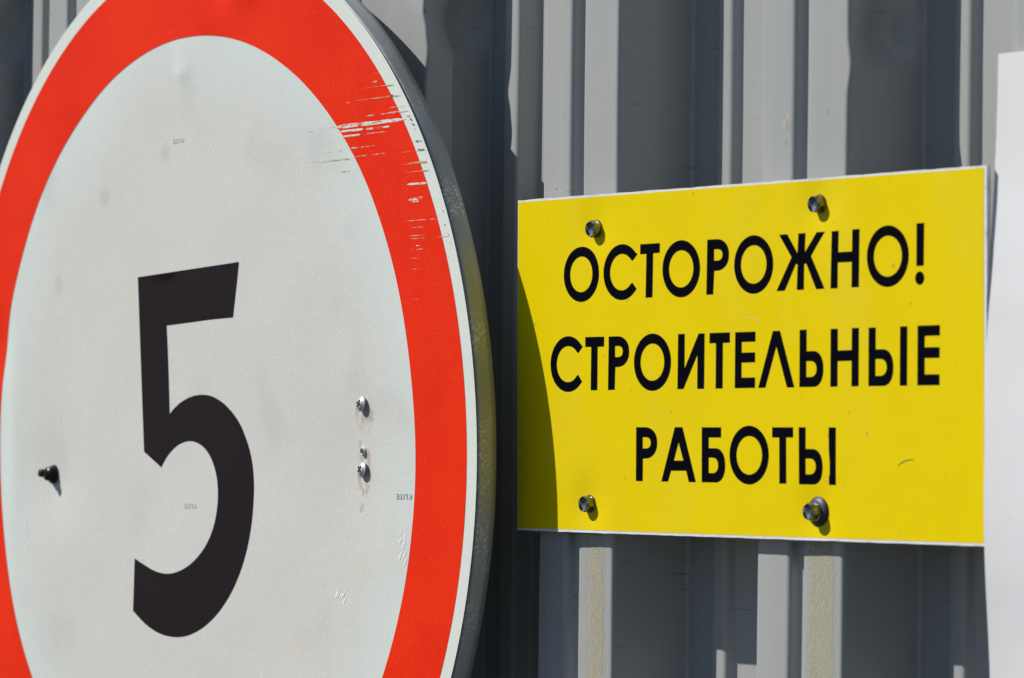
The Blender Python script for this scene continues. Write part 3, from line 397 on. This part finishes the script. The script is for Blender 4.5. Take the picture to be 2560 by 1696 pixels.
DIGIT= [[-70.61,-120.18],[67.28,-126.06],[59.69,-89.2],[-30.75,-85.78],[-25.91,-24.29],[-24.59,-25.14],[-23.31,-25.99],[-22.02,-26.85],[-20.62,-27.7],[-19.06,-28.55],[-17.31,-29.42],[-15.45,-30.31],[-13.46,-31.2],[-11.34,-32.05],[-9.09,-32.85],[-6.7,-33.62],[-4.16,-34.37],[-1.5,-35.07],[1.24,-35.7],[4.03,-36.22],[6.9,-36.66],[9.89,-37.03],[12.92,-37.3],[15.96,-37.48],[18.93,-37.54],[21.85,-37.49],[24.74,-37.34],[27.62,-37.08],[30.48,-36.7],[33.34,-36.19],[36.22,-35.53],[39.11,-34.74],[41.98,-33.83],[44.79,-32.82],[47.52,-31.72],[50.18,-30.5],[52.81,-29.15],[55.36,-27.71],[57.78,-26.25],[60.04,-24.79],[62.14,-23.34],[64.11,-21.85],[65.94,-20.35],[67.62,-18.87],[69.15,-17.45],[70.44,-16.16],[71.52,-14.99],[72.48,-13.81],[73.45,-12.51],[74.56,-10.97],[75.84,-9.18],[77.23,-7.22],[78.64,-5.1],[79.99,-2.86],[81.21,-0.52],[82.32,1.93],[83.36,4.48],[84.32,7.16],[85.14,9.97],[85.81,12.93],[86.32,16.03],[86.71,19.24],[86.95,22.61],[87.02,26.16],[86.91,29.91],[86.62,33.95],[86.17,38.26],[85.54,42.71],[84.7,47.19],[83.64,51.58],[82.36,55.89],[80.88,60.21],[79.19,64.51],[77.27,68.75],[75.11,72.9],[72.68,77.01],[70.0,81.08],[67.1,85.07],[64.03,88.93],[60.85,92.59],[57.51,96.07],[53.98,99.42],[50.32,102.59],[46.6,105.58],[42.88,108.35],[39.15,110.88],[35.36,113.2],[31.54,115.33],[27.73,117.28],[23.96,119.05],[20.19,120.65],[16.42,122.07],[12.67,123.31],[9.0,124.39],[5.45,125.34],[2.03,126.13],[-1.28,126.75],[-4.52,127.24],[-7.71,127.61],[-10.88,127.91],[-14.04,128.12],[-17.16,128.23],[-20.25,128.24],[-23.31,128.16],[-26.37,128.01],[-29.39,127.8],[-32.35,127.52],[-35.31,127.16],[-38.33,126.67],[-41.47,126.04],[-44.75,125.26],[-48.15,124.35],[-51.61,123.32],[-55.07,122.16],[-58.51,120.89],[-61.9,119.46],[-65.29,117.87],[-68.68,116.18],[-72.06,114.47],[-75.45,112.81],[-73.77,76.08],[-70.76,76.99],[-67.77,77.9],[-64.76,78.81],[-61.73,79.7],[-58.65,80.54],[-55.51,81.38],[-52.33,82.23],[-49.12,83.03],[-45.89,83.73],[-42.62,84.29],[-39.32,84.73],[-35.99,85.06],[-32.63,85.27],[-29.26,85.35],[-25.9,85.27],[-22.53,85.02],[-19.15,84.64],[-15.77,84.1],[-12.39,83.42],[-9.01,82.59],[-5.6,81.61],[-2.16,80.47],[1.27,79.19],[4.63,77.77],[7.87,76.22],[11.02,74.53],[14.13,72.68],[17.14,70.71],[19.99,68.65],[22.63,66.52],[25.08,64.32],[27.35,62.02],[29.46,59.64],[31.38,57.21],[33.11,54.74],[34.64,52.21],[35.98,49.6],[37.15,46.96],[38.14,44.32],[38.99,41.73],[39.68,39.19],[40.21,36.65],[40.58,34.13],[40.79,31.66],[40.86,29.23],[40.78,26.84],[40.54,24.49],[40.15,22.18],[39.61,19.93],[38.93,17.73],[38.1,15.57],[37.12,13.45],[36.0,11.4],[34.74,9.43],[33.38,7.59],[31.9,5.85],[30.28,4.21],[28.55,2.68],[26.71,1.25],[24.76,-0.05],[22.69,-1.23],[20.51,-2.31],[18.22,-3.26],[15.84,-4.09],[13.38,-4.77],[10.83,-5.32],[8.17,-5.74],[5.44,-6.03],[2.67,-6.15],[-0.13,-6.09],[-3.0,-5.83],[-5.96,-5.38],[-8.93,-4.77],[-11.82,-4.03],[-14.54,-3.2],[-17.12,-2.23],[-19.62,-1.1],[-21.99,0.12],[-24.21,1.37],[-26.24,2.59],[-28.09,3.81],[-29.78,5.08],[-31.3,6.34],[-32.65,7.52],[-33.82,8.57],[-34.76,9.45],[-35.45,10.2],[-36.01,10.88],[-36.53,11.53],[-37.12,12.23],[-61.29,1.52]]
SCR= [[232.9,-239.6,242.3,-239.7,0.14,"p"],[232.9,-234.5,238.3,-234.4,1.04,"p"],[218.5,-231.1,258.7,-231.0,0.66,"r"],[201.6,-223.3,206.7,-223.2,0.38,"p"],[211.2,-223.8,265.8,-223.8,1.04,"r"],[251.7,-216.7,271.5,-216.8,0.38,"p"],[223.9,-213.3,234.7,-213.3,0.66,"p"],[241.9,-213.3,252.6,-213.3,0.47,"p"],[249.0,-213.3,274.5,-213.5,1.04,"p"],[189.7,-208.4,271.0,-208.4,2.36,"P"],[194.8,-205.4,222.1,-205.1,1.42,"P"],[225.3,-205.1,234.7,-204.9,1.23,"P"],[235.6,-205.0,253.5,-204.9,1.04,"P"],[196.6,-201.8,218.5,-201.9,1.23,"P"],[221.2,-202.0,252.6,-201.9,0.47,"p"],[164.0,-208.8,190.1,-208.9,0.28,"r"],[152.7,-207.5,160.3,-207.8,0.38,"r"],[205.8,-193.9,223.1,-193.8,0.85,"p"],[224.0,-193.9,235.7,-193.9,0.43,"p"],[190.2,-193.6,196.6,-193.5,0.43,"r"],[164.1,-193.4,187.4,-193.3,0.24,"r"],[210.4,-188.1,249.0,-188.4,0.47,"p"],[154.6,-187.7,209.5,-187.5,0.76,"r"],[193.0,-179.9,205.8,-179.7,0.94,"r"],[266.7,-187.5,293.6,-188.1,0.76,"r"],[267.6,-179.9,296.2,-180.4,1.61,"r"],[270.2,-174.5,299.6,-175.1,0.76,"r"],[273.7,-167.3,296.2,-167.0,1.23,"P"],[282.8,-193.8,289.7,-193.6,0.94,"d"],[272.8,-210.0,277.2,-210.0,0.66,"d"],[278.9,-204.8,281.5,-204.2,0.85,"d"],[275.8,-208.6,278.9,-207.2,0.94,"d"],[281.5,-201.8,283.7,-200.7,0.85,"d"],[252.5,-223.7,257.0,-224.5,1.23,"d"],[285.0,-188.4,293.6,-188.1,0.57,"d"],[275.4,-157.4,291.5,-158.2,1.51,"P"],[278.9,-156.1,286.9,-156.2,0.76,"P"],[273.1,-144.4,308.7,-144.4,0.44,"p"],[276.5,-140.1,292.7,-139.9,0.25,"p"],[276.0,-135.0,293.9,-134.8,0.38,"p"],[276.0,-133.1,293.9,-133.0,0.38,"p"],[304.2,-132.9,320.0,-133.3,0.5,"p"],[283.5,-128.6,288.1,-128.6,0.5,"P"],[277.7,-126.2,291.6,-126.3,0.44,"p"],[277.7,-120.9,287.0,-120.8,0.31,"p"],[278.3,-114.1,289.3,-114.1,0.25,"p"],[280.1,-95.4,287.0,-95.4,0.25,"p"],[312.1,-150.2,314.4,-148.3,1.01,"r"],[314.9,-140.7,316.6,-140.0,0.63,"d"],[317.8,-136.2,320.0,-133.6,0.63,"r"],[321.7,-129.7,322.3,-126.6,0.63,"d"],[319.5,-120.4,320.0,-120.1,0.5,"d"]]
CR_A = (-0.1462, -0.1187); CR_B = (0.0538, 0.0813); CR_C0 = (-0.1848, -0.1630); CR_C = (0.0152, 0.0370)
ribbon('adhesive_residue', RESIDUE_THIN, [(-0.1425, -0.1225, 1.25, Z0 - 0.094)], fence, CR_A)
ribbon('adhesive_residue', RESIDUE_THIN, [(0.0550, 0.0790, 1.25, Z0 - 0.094)], fence, CR_B)
ribbon('adhesive_residue', RESIDUE, [(-0.1365, -0.1245, 1.25, Z0 - 0.112)], fence, CR_A, 0.00018)
ribbon('adhesive_residue', RESIDUE, [(0.0575, 0.0765, 1.25, Z0 - 0.100)], fence, CR_B, 0.00018)
ribbon('scuff_mark', SCUFF, [(-0.1790, -0.1715, Z0 - 0.157, Z0 - 0.143), (-0.1640, -0.1605, Z0 - 0.158, Z0 - 0.152)], fence, CR_C0)
ribbon('scuff_mark', SCUFF, [(0.0310, 0.0375, Z0 + 0.133, Z0 + 0.141)], fence, CR_C)
ribbon('rust_mark', RUST_STAIN, [(0.0340, 0.0375, Z0 + 0.122, Z0 + 0.137)], fence, CR_C, 0.00018)

# ------------------------------------------------------------------ screws
def hex_loop(R, h, rot=0.0):
    return [(R * cos(rot + i * pi / 3), R * sin(rot + i * pi / 3), -h) for i in range(6)]
def hex_screw(parent, name, loc, rot=0.0, big_washer=False, tilt=(0, 0)):
    """hex washer head screw with a cupped head; local -z points out of the board"""
    h0 = 0.0
    if big_washer: h0 = 0.0030
    holder_me = bpy.data.meshes.new('hex_screw')
    bm = bmesh.new()
    def ring(pts): return [bm.verts.new(p) for p in pts]
    def bridge(a, b_):
        n = len(a)
        for i in range(n): bm.faces.new((a[i], b_[i], b_[(i + 1) % n], a[(i + 1) % n]))
    def circ(r, h, n=24): return [(r * cos(2 * pi * i / n), r * sin(2 * pi * i / n), -h) for i in range(n)]
    # flange
    f0 = ring(circ(0.0051, h0)); f1 = ring(circ(0.0053, h0 + 0.0006)); f2 = ring(circ(0.0051, h0 + 0.0011)); f3 = ring(circ(0.0030, h0 + 0.0013))
    bridge(f0, f1); bridge(f1, f2); bridge(f2, f3)
    # hex barrel built with 24 verts a ring so that the chamfer can be round
    def hexc(R, h, mixr=0.0, n=24):
        out = []
        for i in range(n):
            a = 2 * pi * i / n; s = (a - rot) % (pi / 3) - pi / 6
            rr = R * cos(pi / 6) / cos(s); rr = rr * (1 - mixr) + R * 0.90 * mixr
            out.append((rr * cos(a), rr * sin(a), -h))
        return out
    g0 = ring(hexc(0.0053, h0 + 0.0009)); g1 = ring(hexc(0.0053, h0 + 0.0048)); g2 = ring(hexc(0.0050, h0 + 0.0056, 0.8))
    g3 = ring(circ(0.0041, h0 + 0.0057)); g4 = ring(circ(0.0036, h0 + 0.0044)); g5 = ring(circ(0.0014, h0 + 0.0036))
    for a, b_ in ((g0, g1), (g1, g2), (g2, g3), (g3, g4), (g4, g5)): bridge(a, b_)
    bm.faces.new(g5[::-1])
    bmesh.ops.recalc_face_normals(bm, faces=bm.faces)
    bm.to_mesh(holder_me); bm.free()
    o = link(name, holder_me, SCREW, parent)
    o.location = loc; o.rotation_euler = (tilt[0], tilt[1], 0)
    if big_washer:
        v_, f_ = lathe([(0.0082, 0.0), (0.0085, 0.0008), (0.0083, 0.0014)], 32)
        w1 = link('rubber_washer', mesh_of('rubber_washer', v_, f_), RUBBER, o, True)
        v_, f_ = lathe([(0.0081, 0.0013), (0.0076, 0.0020), (0.0058, 0.0029), (0.0040, 0.0031)], 32)
        w2 = link('metal_washer', mesh_of('metal_washer', v_, f_), DARK_ZINC, o, True)
    else:
        v_, f_ = lathe([(0.0053, 0.0), (0.0055, 0.0005)], 24)
        w1 = link('washer', mesh_of('washer', v_, f_), RUBBER, o)
    return o

# ------------------------------------------------------------------ yellow warning board, 400 x 200 mm
HW, HH, TH = 0.200, 0.100, 0.0030
board_root = empty('warning_board', mat4(UX, VX, WX, wp(0, 0, 0)),
    'yellow rectangular board with three lines of black Cyrillic capitals, screwed to the fence', 'sign')
def board_warp(u, v):
    """slight dishing toward the screws and a soft wave"""
    w = 0.0004 * sin(u * 14 + 1) * cos(v * 12)
    for su, sv, am in ((-0.132, 0.084, 0.0020), (-0.126, -0.081, 0.0018), (0.069, 0.085, 0.0020), (0.070, -0.087, 0.0018)):
        w += am * exp(-((u - su) ** 2 + (v - sv) ** 2) / 0.013 ** 2)
    return w
def grid_sheet(name, u0, u1, v0, v1, step, off, mat, parent, thick=0.0, jit=0.0):
    nu = max(2, int((u1 - u0) / step)); nv = max(2, int((v1 - v0) / step)); V = []; F = []
    rnd = random.Random(3)
    for layer in ((0, thick) if thick else (0,)):
        for j in range(nv + 1):
            for i in range(nu + 1):
                u = u0 + (u1 - u0) * i / nu; v = v0 + (v1 - v0) * j / nv
                if jit and (i in (0, nu) or j in (0, nv)):
                    k = jit * noise.noise((u * 90, v * 90, 3))
                    if i in (0, nu): u += k
                    else: v += k
                V.append((u, v, board_warp(u, v) + off + layer))
    n = nu + 1; m_ = (nu + 1) * (nv + 1)
    for j in range(nv):
        for i in range(nu):
            a = j * n + i
            F.append((a, a + n, a + n + 1, a + 1))
            if thick: F.append((m_ + a, m_ + a + 1, m_ + a + n + 1, m_ + a + n))
    if thick:
        rim = [i for i in range(nu)] + [j * n + nu for j in range(nv)] + [nv * n + i for i in range(nu, 0, -1)] + [j * n for j in range(nv, 0, -1)]
        for a, b_ in zip(rim, rim[1:] + rim[:1]): F.append((a, b_, m_ + b_, m_ + a))
    return link(name, mesh_of(name, V, F), mat, parent)
grid_sheet('board', -HW - 0.0005, HW + 0.0020, -HH - 0.0013, HH + 0.0016, 0.006, 0.0, BOARD, board_root, TH, 0.0004)
film = grid_sheet('yellow_film', -HW, HW, -HH, HH, 0.006, -0.00012, YELLOW, board_root)
film.data.polygons.foreach_set('use_smooth', [True] * len(film.data.polygons))
for row in (1, 2, 3):
    for r, outer, holes in LETTERS:
        if r != row: continue
        ou = [(a / 1000, b_ / 1000) for a, b_ in outer]; ho = [[(a / 1000, b_ / 1000) for a, b_ in h] for h in holes]
        v_, f_ = fill(ou, ho, 0.004, lambda x, y: board_warp(x, y) - 0.00024)
        link('letter', mesh_of('letter', v_, f_), LETTER_BLACK, board_root)
for nm, u, v, big, rot, tl in (('hex_screw', -0.1320, 0.0843, False, 0.2, (0.02, 0.03)), ('hex_screw', -0.1259, -0.0808, False, 0.5, (0.06, -0.02)),
                      ('hex_screw', 0.0693, 0.0854, True, 0.3, (0, 0.03)), ('hex_screw', 0.0701, -0.0867, False, 0.1, (0.05, 0.02))):
    s = hex_screw(board_root, nm, (u, v, board_warp(u, v) - 0.0002), rot, big, tl)
# rubs and scratches on the yellow film
def rub(name, mat, pts, wd_):
    V, F = [], []
    for i, (u, v) in enumerate(pts):
        k = wd_ * (0.35 + 0.65 * sin(pi * (i + 0.5) / len(pts)))
        for s in (-1, 1): V.append((u, v + s * k / 2, board_warp(u, v) - 0.0003))
    for i in range(len(pts) - 1): F.append((2 * i, 2 * i + 1, 2 * i + 3, 2 * i + 2))
    return link(name, mesh_of(name, V, F), mat, board_root)
rub('rub_mark', PEN, [(0.1343, 0.0594), (0.1365, 0.0578), (0.1395, 0.0566), (0.1425, 0.0560), (0.1465, 0.0556)], 0.0007)
rub('scratch', PALE_RUB, [(0.0110, -0.0245), (0.0160, -0.0236), (0.0210, -0.0220)], 0.0006)
rub('scratch', PALE_RUB, [(-0.0850, -0.0420), (-0.0848, -0.0300), (-0.0844, -0.0200)], 0.0005)

# ------------------------------------------------------------------ round speed limit sign, 700 mm
DU = wd(0.9982, 0.0008, -0.0605).normalized(); DW = wd(0.0605, -0.0037, 0.9982).normalized(); DV = DW.cross(DU).normalized()
disc_root = empty('speed_limit_sign', mat4(DU, DV, DW, wp(-0.5424, 0.0539, -0.0164)),
    'big round white sign with red border and black number 5, scratched at right edge', 'sign')
R = 0.350; RI = 0.2826; RO = 0.3396
def disc_warp(u, v):
    """w offset of the dished and knocked face (positive = pushed back)"""
    w = 0.0011 * noise.noise((u * 6, v * 6, 1.7)) + 0.0006 * noise.noise((u * 14, v * 14, 4.2))
    w *= min(1.0, max(0.0, (R - hypot(u, v)) / 0.05))
    # small punched dimple near the top with a crease under it
    r = hypot(u + 0.0097, v + 0.2579); w -= 0.0012 * exp(-(r / 0.0045) ** 2)
    w -= 0.0016 * exp(-((u + 0.0080 - 0.25 * (v + 0.258)) / 0.0080) ** 2 - ((v + 0.2579) / 0.020) ** 2)
    # dent in the red border up top
    w += 0.0040 * exp(-((u - 0.045) / 0.022) ** 2 - ((v + 0.318) / 0.014) ** 2) - 0.0030 * exp(-((u - 0.075) / 0.02) ** 2 - ((v + 0.315) / 0.014) ** 2)
    # pulled in around the left screw, knock on the left edge
    w += 0.0030 * exp(-((u + 0.197) ** 2 + (v - 0.02) ** 2) / 0.035 ** 2)
    w += 0.0018 * exp(-((u + 0.285) / 0.030) ** 2 - (v / 0.13) ** 2)
    w += 0.0026 * exp(-((u + 0.292) / 0.026) ** 2 - ((v + 0.078) / 0.022) ** 2)
    w -= 0.0013 * exp(-((u + 0.258) / 0.012) ** 2 - ((v + 0.005) / 0.085) ** 2)
    w += 0.0015 * exp(-((u - 0.219) ** 2 + (v - 0.0) ** 2) / 0.045 ** 2)
    return w
def ring_mesh(name, r0, r1, nr, off, mat, parent, seg=256):
    V, F = [], []
    for j in range(nr + 1):
        r = r0 + (r1 - r0) * j / nr
        for i in range(seg):
            a = 2 * pi * i / seg; u, v = r * cos(a), r * sin(a); V.append((u, v, disc_warp(u, v) + off))
    for j in range(nr):
        for i in range(seg):
            k = (i + 1) % seg
            F.append((j * seg + i, j * seg + k, (j + 1) * seg + k, (j + 1) * seg + i))
    if r0 < 1e-6 + 0.002:
        F.append(tuple(range(seg))[::-1])
    F = [f[::-1] for f in F]
    return link(name, mesh_of(name, V, F), mat, parent, True)
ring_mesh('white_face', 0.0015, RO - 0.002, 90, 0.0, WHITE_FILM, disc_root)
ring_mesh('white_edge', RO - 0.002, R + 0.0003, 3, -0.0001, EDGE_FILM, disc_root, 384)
ring_mesh('red_border', RI, RO, 20, -0.00025, RED_FILM, disc_root, 384)
# flange turned back round the rim
def flange():
    seg = 256; V, F = [], []
    for i in range(seg):
        a = 2 * pi * i / seg; ca, sa = cos(a), sin(a)
        gap = 0.0228 + 0.0605 * R * ca           # room left in front of the ribs
        dep = max(0.0015, min(0.0145, gap - 0.0012))
        base = disc_warp((R - 0.002) * ca, (R - 0.002) * sa)
        wob = 0.0004 * noise.noise((ca * 5, sa * 5, 2))
        for r, w in ((R - 0.0030, 0.0010), (R - 0.0010, 0.0012), (R - 0.0002, 0.0016), (R + 0.0002, 0.0028), (R + 0.0002, dep * 0.30), (R + 0.0003, dep * 0.7), (R + wob, dep), (R - 0.0010 + wob, dep + 0.0003), (R - 0.0012, dep * 0.6), (R - 0.004, 0.0030)):
            V.append((r * ca, r * sa, base + w))
    n = 10
    for i in range(seg):
        k = (i + 1) % seg
        for j in range(n - 1): F.append((i * n + j, i * n + j + 1, k * n + j + 1, k * n + j))
    F = [f[::-1] for f in F]
    o = link('rim', mesh_of('rim', V, F), ZINC, disc_root, True); return o
flange()
dg = [(a / 1000, b_ / 1000) for a, b_ in DIGIT]
v_, f_ = fill(dg, [], 0.008, lambda x, y: disc_warp(x, y) - 0.0003)
link('digit', mesh_of('digit', v_, f_), DIGIT_BLACK, disc_root, True)

# maker's prints, upside down
def small_print(text, u, v, wid, hgt, mat):
    cu = bpy.data.curves.new('maker_print', 'FONT'); cu.body = text; cu.size = 1.0; cu.resolution_u = 2
    tmp = bpy.data.objects.new('tmp', cu); COL.objects.link(tmp)
    dgph = bpy.context.evaluated_depsgraph_get(); me = bpy.data.meshes.new_from_object(tmp.evaluated_get(dgph))
    bpy.data.objects.remove(tmp)
    xs = [p.co.x for p in me.vertices]; ys = [p.co.y for p in me.vertices]
    x0, x1, y0, y1 = min(xs), max(xs), min(ys), max(ys)
    for p in me.vertices:          # local v points down: text x -> -u, text y -> +v (turned half a turn)
        x = ((p.co.x - x0) / (x1 - x0) - 0.5) * wid; y = ((p.co.y - y0) / (y1 - y0) - 0.5) * hgt
        p.co = (u - x, v + y, disc_warp(u - x, v + y) - 0.0003)
    me.name = 'maker_print'; me.materials.clear()
    return link('maker_print', me, mat, disc_root)
small_print('KLITE', 0.2690, 0.0276, 0.0182, 0.0033, GREY_PRINT); small_print('KLITE', 0.0032, 0.0381, 0.0160, 0.0032, FAINT_PRINT); small_print('KLITE', -0.0150, -0.2123, 0.0150, 0.0032, FAINT_PRINT)

# scratches across the red border
def sliver(q, off, seg=9, rnd=random.Random(5)):
    u0, v0, u1, v1, wd_, k = q
    u0, v0, u1, v1, wd_ = u0 / 1000, v0 / 1000, u1 / 1000, v1 / 1000, wd_ / 1000
    L = hypot(u1 - u0, v1 - v0); nx, ny = -(v1 - v0) / L, (u1 - u0) / L
    top, bot = [], []
    for i in range(seg + 1):
        s = i / seg; body = min(1.0, s * 5 + 0.12, (1 - s) * 6 + 0.15) if k == 'p' or k == 'd' else min(1.0, s * 16 + 0.3, (1 - s) * 9 + 0.2) if k == 'P' else min(1.0, s * 1.3 + 0.06, (1 - s) * 8 + 0.1)
        h = wd_ / 2 * body
        cu, cv = u0 + (u1 - u0) * s, v0 + (v1 - v0) * s
        a = h * (1 + 0.35 * (rnd.random() - 0.5)); b_ = h * (1 + 0.35 * (rnd.random() - 0.5))
        top.append((cu + nx * a, cv + ny * a)); bot.append((cu - nx * b_, cv - ny * b_))
    V = [(x, y, disc_warp(x, y) - off) for x, y in top + bot]; n = seg + 1
    return V, [(i, i + 1, n + i + 1, n + i) for i in range(seg)]
for kind, nm, mt, off in (('P', 'scratch', FULL_SCRATCH, 0.0004), ('p', 'scratch', PALE_SCRATCH, 0.0004), ('r', 'rusty_scratch', RUST_SCRATCH, 0.00055), ('d', 'dark_chip', DIRT_SPOT, 0.0006)):
    for q in SCR:
        if q[5] != kind: continue
        v_, f_ = sliver(q, off)
        link(nm, mesh_of(nm, v_, f_), mt, disc_root)

# rust runs under the two small screws and the empty hole
def blob(u, v, ru, rv, off):
    V = [(u, v, disc_warp(u, v) - off)] + [(u + ru * cos(a * pi / 9), v + rv * sin(a * pi / 9), disc_warp(u, v) - off) for a in range(18)]
    return V, [(0, 1 + i, 1 + (i + 1) % 18) for i in range(18)]
for u, v, ru, rv in ((0.2225, -0.026, 0.011, 0.015), (0.2215, 0.008, 0.009, 0.026), (0.2180, 0.030, 0.003, 0.014)):
    v_, f_ = blob(u, v, ru, rv, 0.0002); link('rust_stain', mesh_of('rust_stain', v_, f_), RUST_STAIN, disc_root)
CH = []
rc = random.Random(11)
for u, v, n_, du, dv, ln_ in ((0.2680, 0.060, 5, 0.005, 0.008, 0.0045), (0.2705, 0.068, 3, 0.003, 0.003, 0.0030), (0.1995, 0.0954, 6, 0.011, 0.003, 0.0042), (-0.1886, -0.0180, 2, 0.002, 0.004, 0.0045), (-0.2370, 0.068, 5, 0.004, 0.010, 0.0045), (-0.2170, 0.036, 3, 0.003, 0.006, 0.004)):
    for i in range(n_):
        a0 = u + (rc.random() - .5) * 2 * du; b0 = v + (rc.random() - .5) * 2 * dv; sl = ln_ * (0.5 + rc.random())
        CH.append((1000 * a0, 1000 * b0, 1000 * (a0 + sl * 0.35 * (1 + rc.random())), 1000 * (b0 - sl), 0.7 + rc.random() * 0.8, 'p'))
for q in CH:
    v_, f_ = sliver(q, 0.0002, 5); link('chip', mesh_of('chip', v_, f_), WHITE_CHIP, disc_root)
for u, v, r_ in ((-0.1180, -0.1790, 0.0095), (-0.1870, -0.1180, 0.0095), (-0.0330, -0.2050, 0.0095)):
    V = [(0, 0, 0)] + [(r_ * cos(a * pi / 12), r_ * sin(a * pi / 12), disc_warp(u + r_ * cos(a * pi / 12), v + r_ * sin(a * pi / 12)) - disc_warp(u, v)) for a in range(24)]
    sm_o = link('smudge', mesh_of('smudge', V, [(0, 1 + i, 1 + (i + 1) % 24) for i in range(24)]), SMUDGE, disc_root)
    sm_o.location = (u, v, disc_warp(u, v) - 0.0003)

def pan_screw(u, v, tilt, rot):
    v_, f_ = lathe([(0.0020, -0.003), (0.0021, 0.0016), (0.0044, 0.0016), (0.0050, 0.0019), (0.0050, 0.0024), (0.0046, 0.0028), (0.0039, 0.0028), (0.0036, 0.0034), (0.0027, 0.0039), (0.0010, 0.0041)], 28)
    o = link('pan_head_screw', mesh_of('pan_head_screw', v_, f_), PAN_ZINC, disc_root, True)
    o.location = (u, v, disc_warp(u, v)); o.rotation_euler = (tilt[0], tilt[1], 0)
    V = []; F = []
    for a in (rot, rot + pi / 2):
        ca, sa = cos(a), sin(a); s = len(V)
        for (x, y, z) in ((-0.0026, -0.0006, 0.0036), (0.0026, -0.0006, 0.0036), (0.0026, 0.0006, 0.0036), (-0.0026, 0.0006, 0.0036), (-0.0024, -0.0006, 0.0043), (0.0024, -0.0006, 0.0043), (0.0024, 0.0006, 0.0043), (-0.0024, 0.0006, 0.0043)):
            V.append((x * ca - y * sa, x * sa + y * ca, -z - (0.00004 if a != rot else 0)))
        F += [(s + 4, s + 5, s + 6, s + 7), (s, s + 1, s + 5, s + 4), (s + 1, s + 2, s + 6, s + 5), (s + 2, s + 3, s + 7, s + 6), (s + 3, s, s + 4, s + 7)]
    link('cross_recess_shade', mesh_of('cross_recess_shade', V, F), DARK, o)  # raised dark bars painted in place of the slot's shade
    return o
pan_screw(0.2218, -0.0302, (-0.10, 0.06), 0.35); pan_screw(0.2214, 0.0115, (-0.12, 0.10), 0.75)
# empty screw hole with a raised burr
v_, f_ = lathe([(0.0034, 0.0), (0.0027, 0.0012), (0.0023, 0.0021), (0.0019, 0.0019), (0.0017, 0.0002)], 20, cap=False)
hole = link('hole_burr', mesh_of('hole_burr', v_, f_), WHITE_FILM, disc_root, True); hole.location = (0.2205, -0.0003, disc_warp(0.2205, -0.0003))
v_, f_ = lathe([(0.0018, 0.0004), (0.0016, 0.0006)], 20); link('hole', mesh_of('hole', v_, f_), DARK, hole)  # dark disc put in for the shade inside the hole
# black fixing at the left with a long tail
v_, f_ = lathe([(0.0066, 0.0), (0.0070, 0.0010), (0.0066, 0.0022), (0.0052, 0.0030), (0.0050, 0.0062), (0.0046, 0.0068), (0.0030, 0.0070), (0.0027, 0.0080), (0.0030, 0.0100), (0.0027, 0.0124), (0.0018, 0.0128)], 24)
bs = link('black_screw', mesh_of('black_screw', v_, f_), BLACK_SCREW, disc_root, True)
bs['label'] = 'black long tailed screw at the left of the face'
bs.location = (-0.1985, 0.0190, disc_warp(-0.1985, 0.0190)); bs.rotation_euler = (-0.10, -0.05, 0)

# ------------------------------------------------------------------ white panel at the right
EDGE = [(-0.1601, 0.2058, 0.0050), (-0.0987, 0.2034, 0.0050), (-0.0755, 0.2020, 0.0038), (-0.0295, 0.2020, 0.0010), (0.045, 0.2037, -0.0040), (0.1017, 0.2054, -0.0060), (0.1714, 0.2044, 0.0), (0.30, 0.2030, 0.002), (0.50, 0.203, 0.003)]
def edge(v):
    for (a, b_) in zip(EDGE, EDGE[1:]):
        if a[0] <= v <= b_[0]:
            s = (v - a[0]) / (b_[0] - a[0]); s2 = s
            return a[1] + (b_[1] - a[1]) * s2, a[2] + (b_[2] - a[2]) * s2
    return EDGE[-1][1:]
def panel():
    vs_ = [-0.1601 + 0.6601 * j / 110 for j in range(111)]; nu = 40; V = []; F = []
    sm = []
    for v in vs_:
        us = [edge(min(max(v + d, -0.1601), 0.5)) for d in (-0.02, -0.01, 0, 0.01, 0.02)]
        sm.append((sum(a for a, _ in us) / 5, sum(b_ for _, b_ in us) / 5))
    for th in (0, 0.0018):
        for v, (u0, w0) in zip(vs_, sm):
            for i in range(nu + 1):
                s = i / nu; u = u0 + (0.60 - u0) * s ** 1.6
                k = exp(-(u - u0) / 0.10)
                w = w0 * k + 0.0045 * (1 - k) + 0.0015 * noise.noise((u * 8, v * 8, 9)) * (1 - k) - 0.004 * sin(min(1, s * 1.2) * pi) * (1 - k)
                V.append((u, v + 0.002 * noise.noise((u * 12, 1, 1)) * (1 if v == vs_[0] else 0), w + th))
    n = nu + 1; m_ = n * len(vs_)
    for j in range(len(vs_) - 1):
        for i in range(nu):
            a = j * n + i; F.append((a, a + n, a + n + 1, a + 1)); F.append((m_ + a, m_ + a + 1, m_ + a + n + 1, m_ + a + n))
    nv = len(vs_) - 1
    rim = [i for i in range(nu)] + [j * n + nu for j in range(nv)] + [nv * n + i for i in range(nu, 0, -1)] + [j * n for j in range(nv, 0, -1)]
    for a, b_ in zip(rim, rim[1:] + rim[:1]): F.append((a, b_, m_ + b_, m_ + a))
    o = link('blank_panel', mesh_of('blank_panel', V, F), PANEL, None, True)
    o.matrix_world = mat4(UX, VX, WX, wp(0, 0, 0))
    o.data.set_sharp_from_angle(angle=radians(40))
    o['label'] = 'plain white curling plastic panel with faint stains, overlapping the right edge of the yellow board'
    o['category'] = 'panel'
panel()
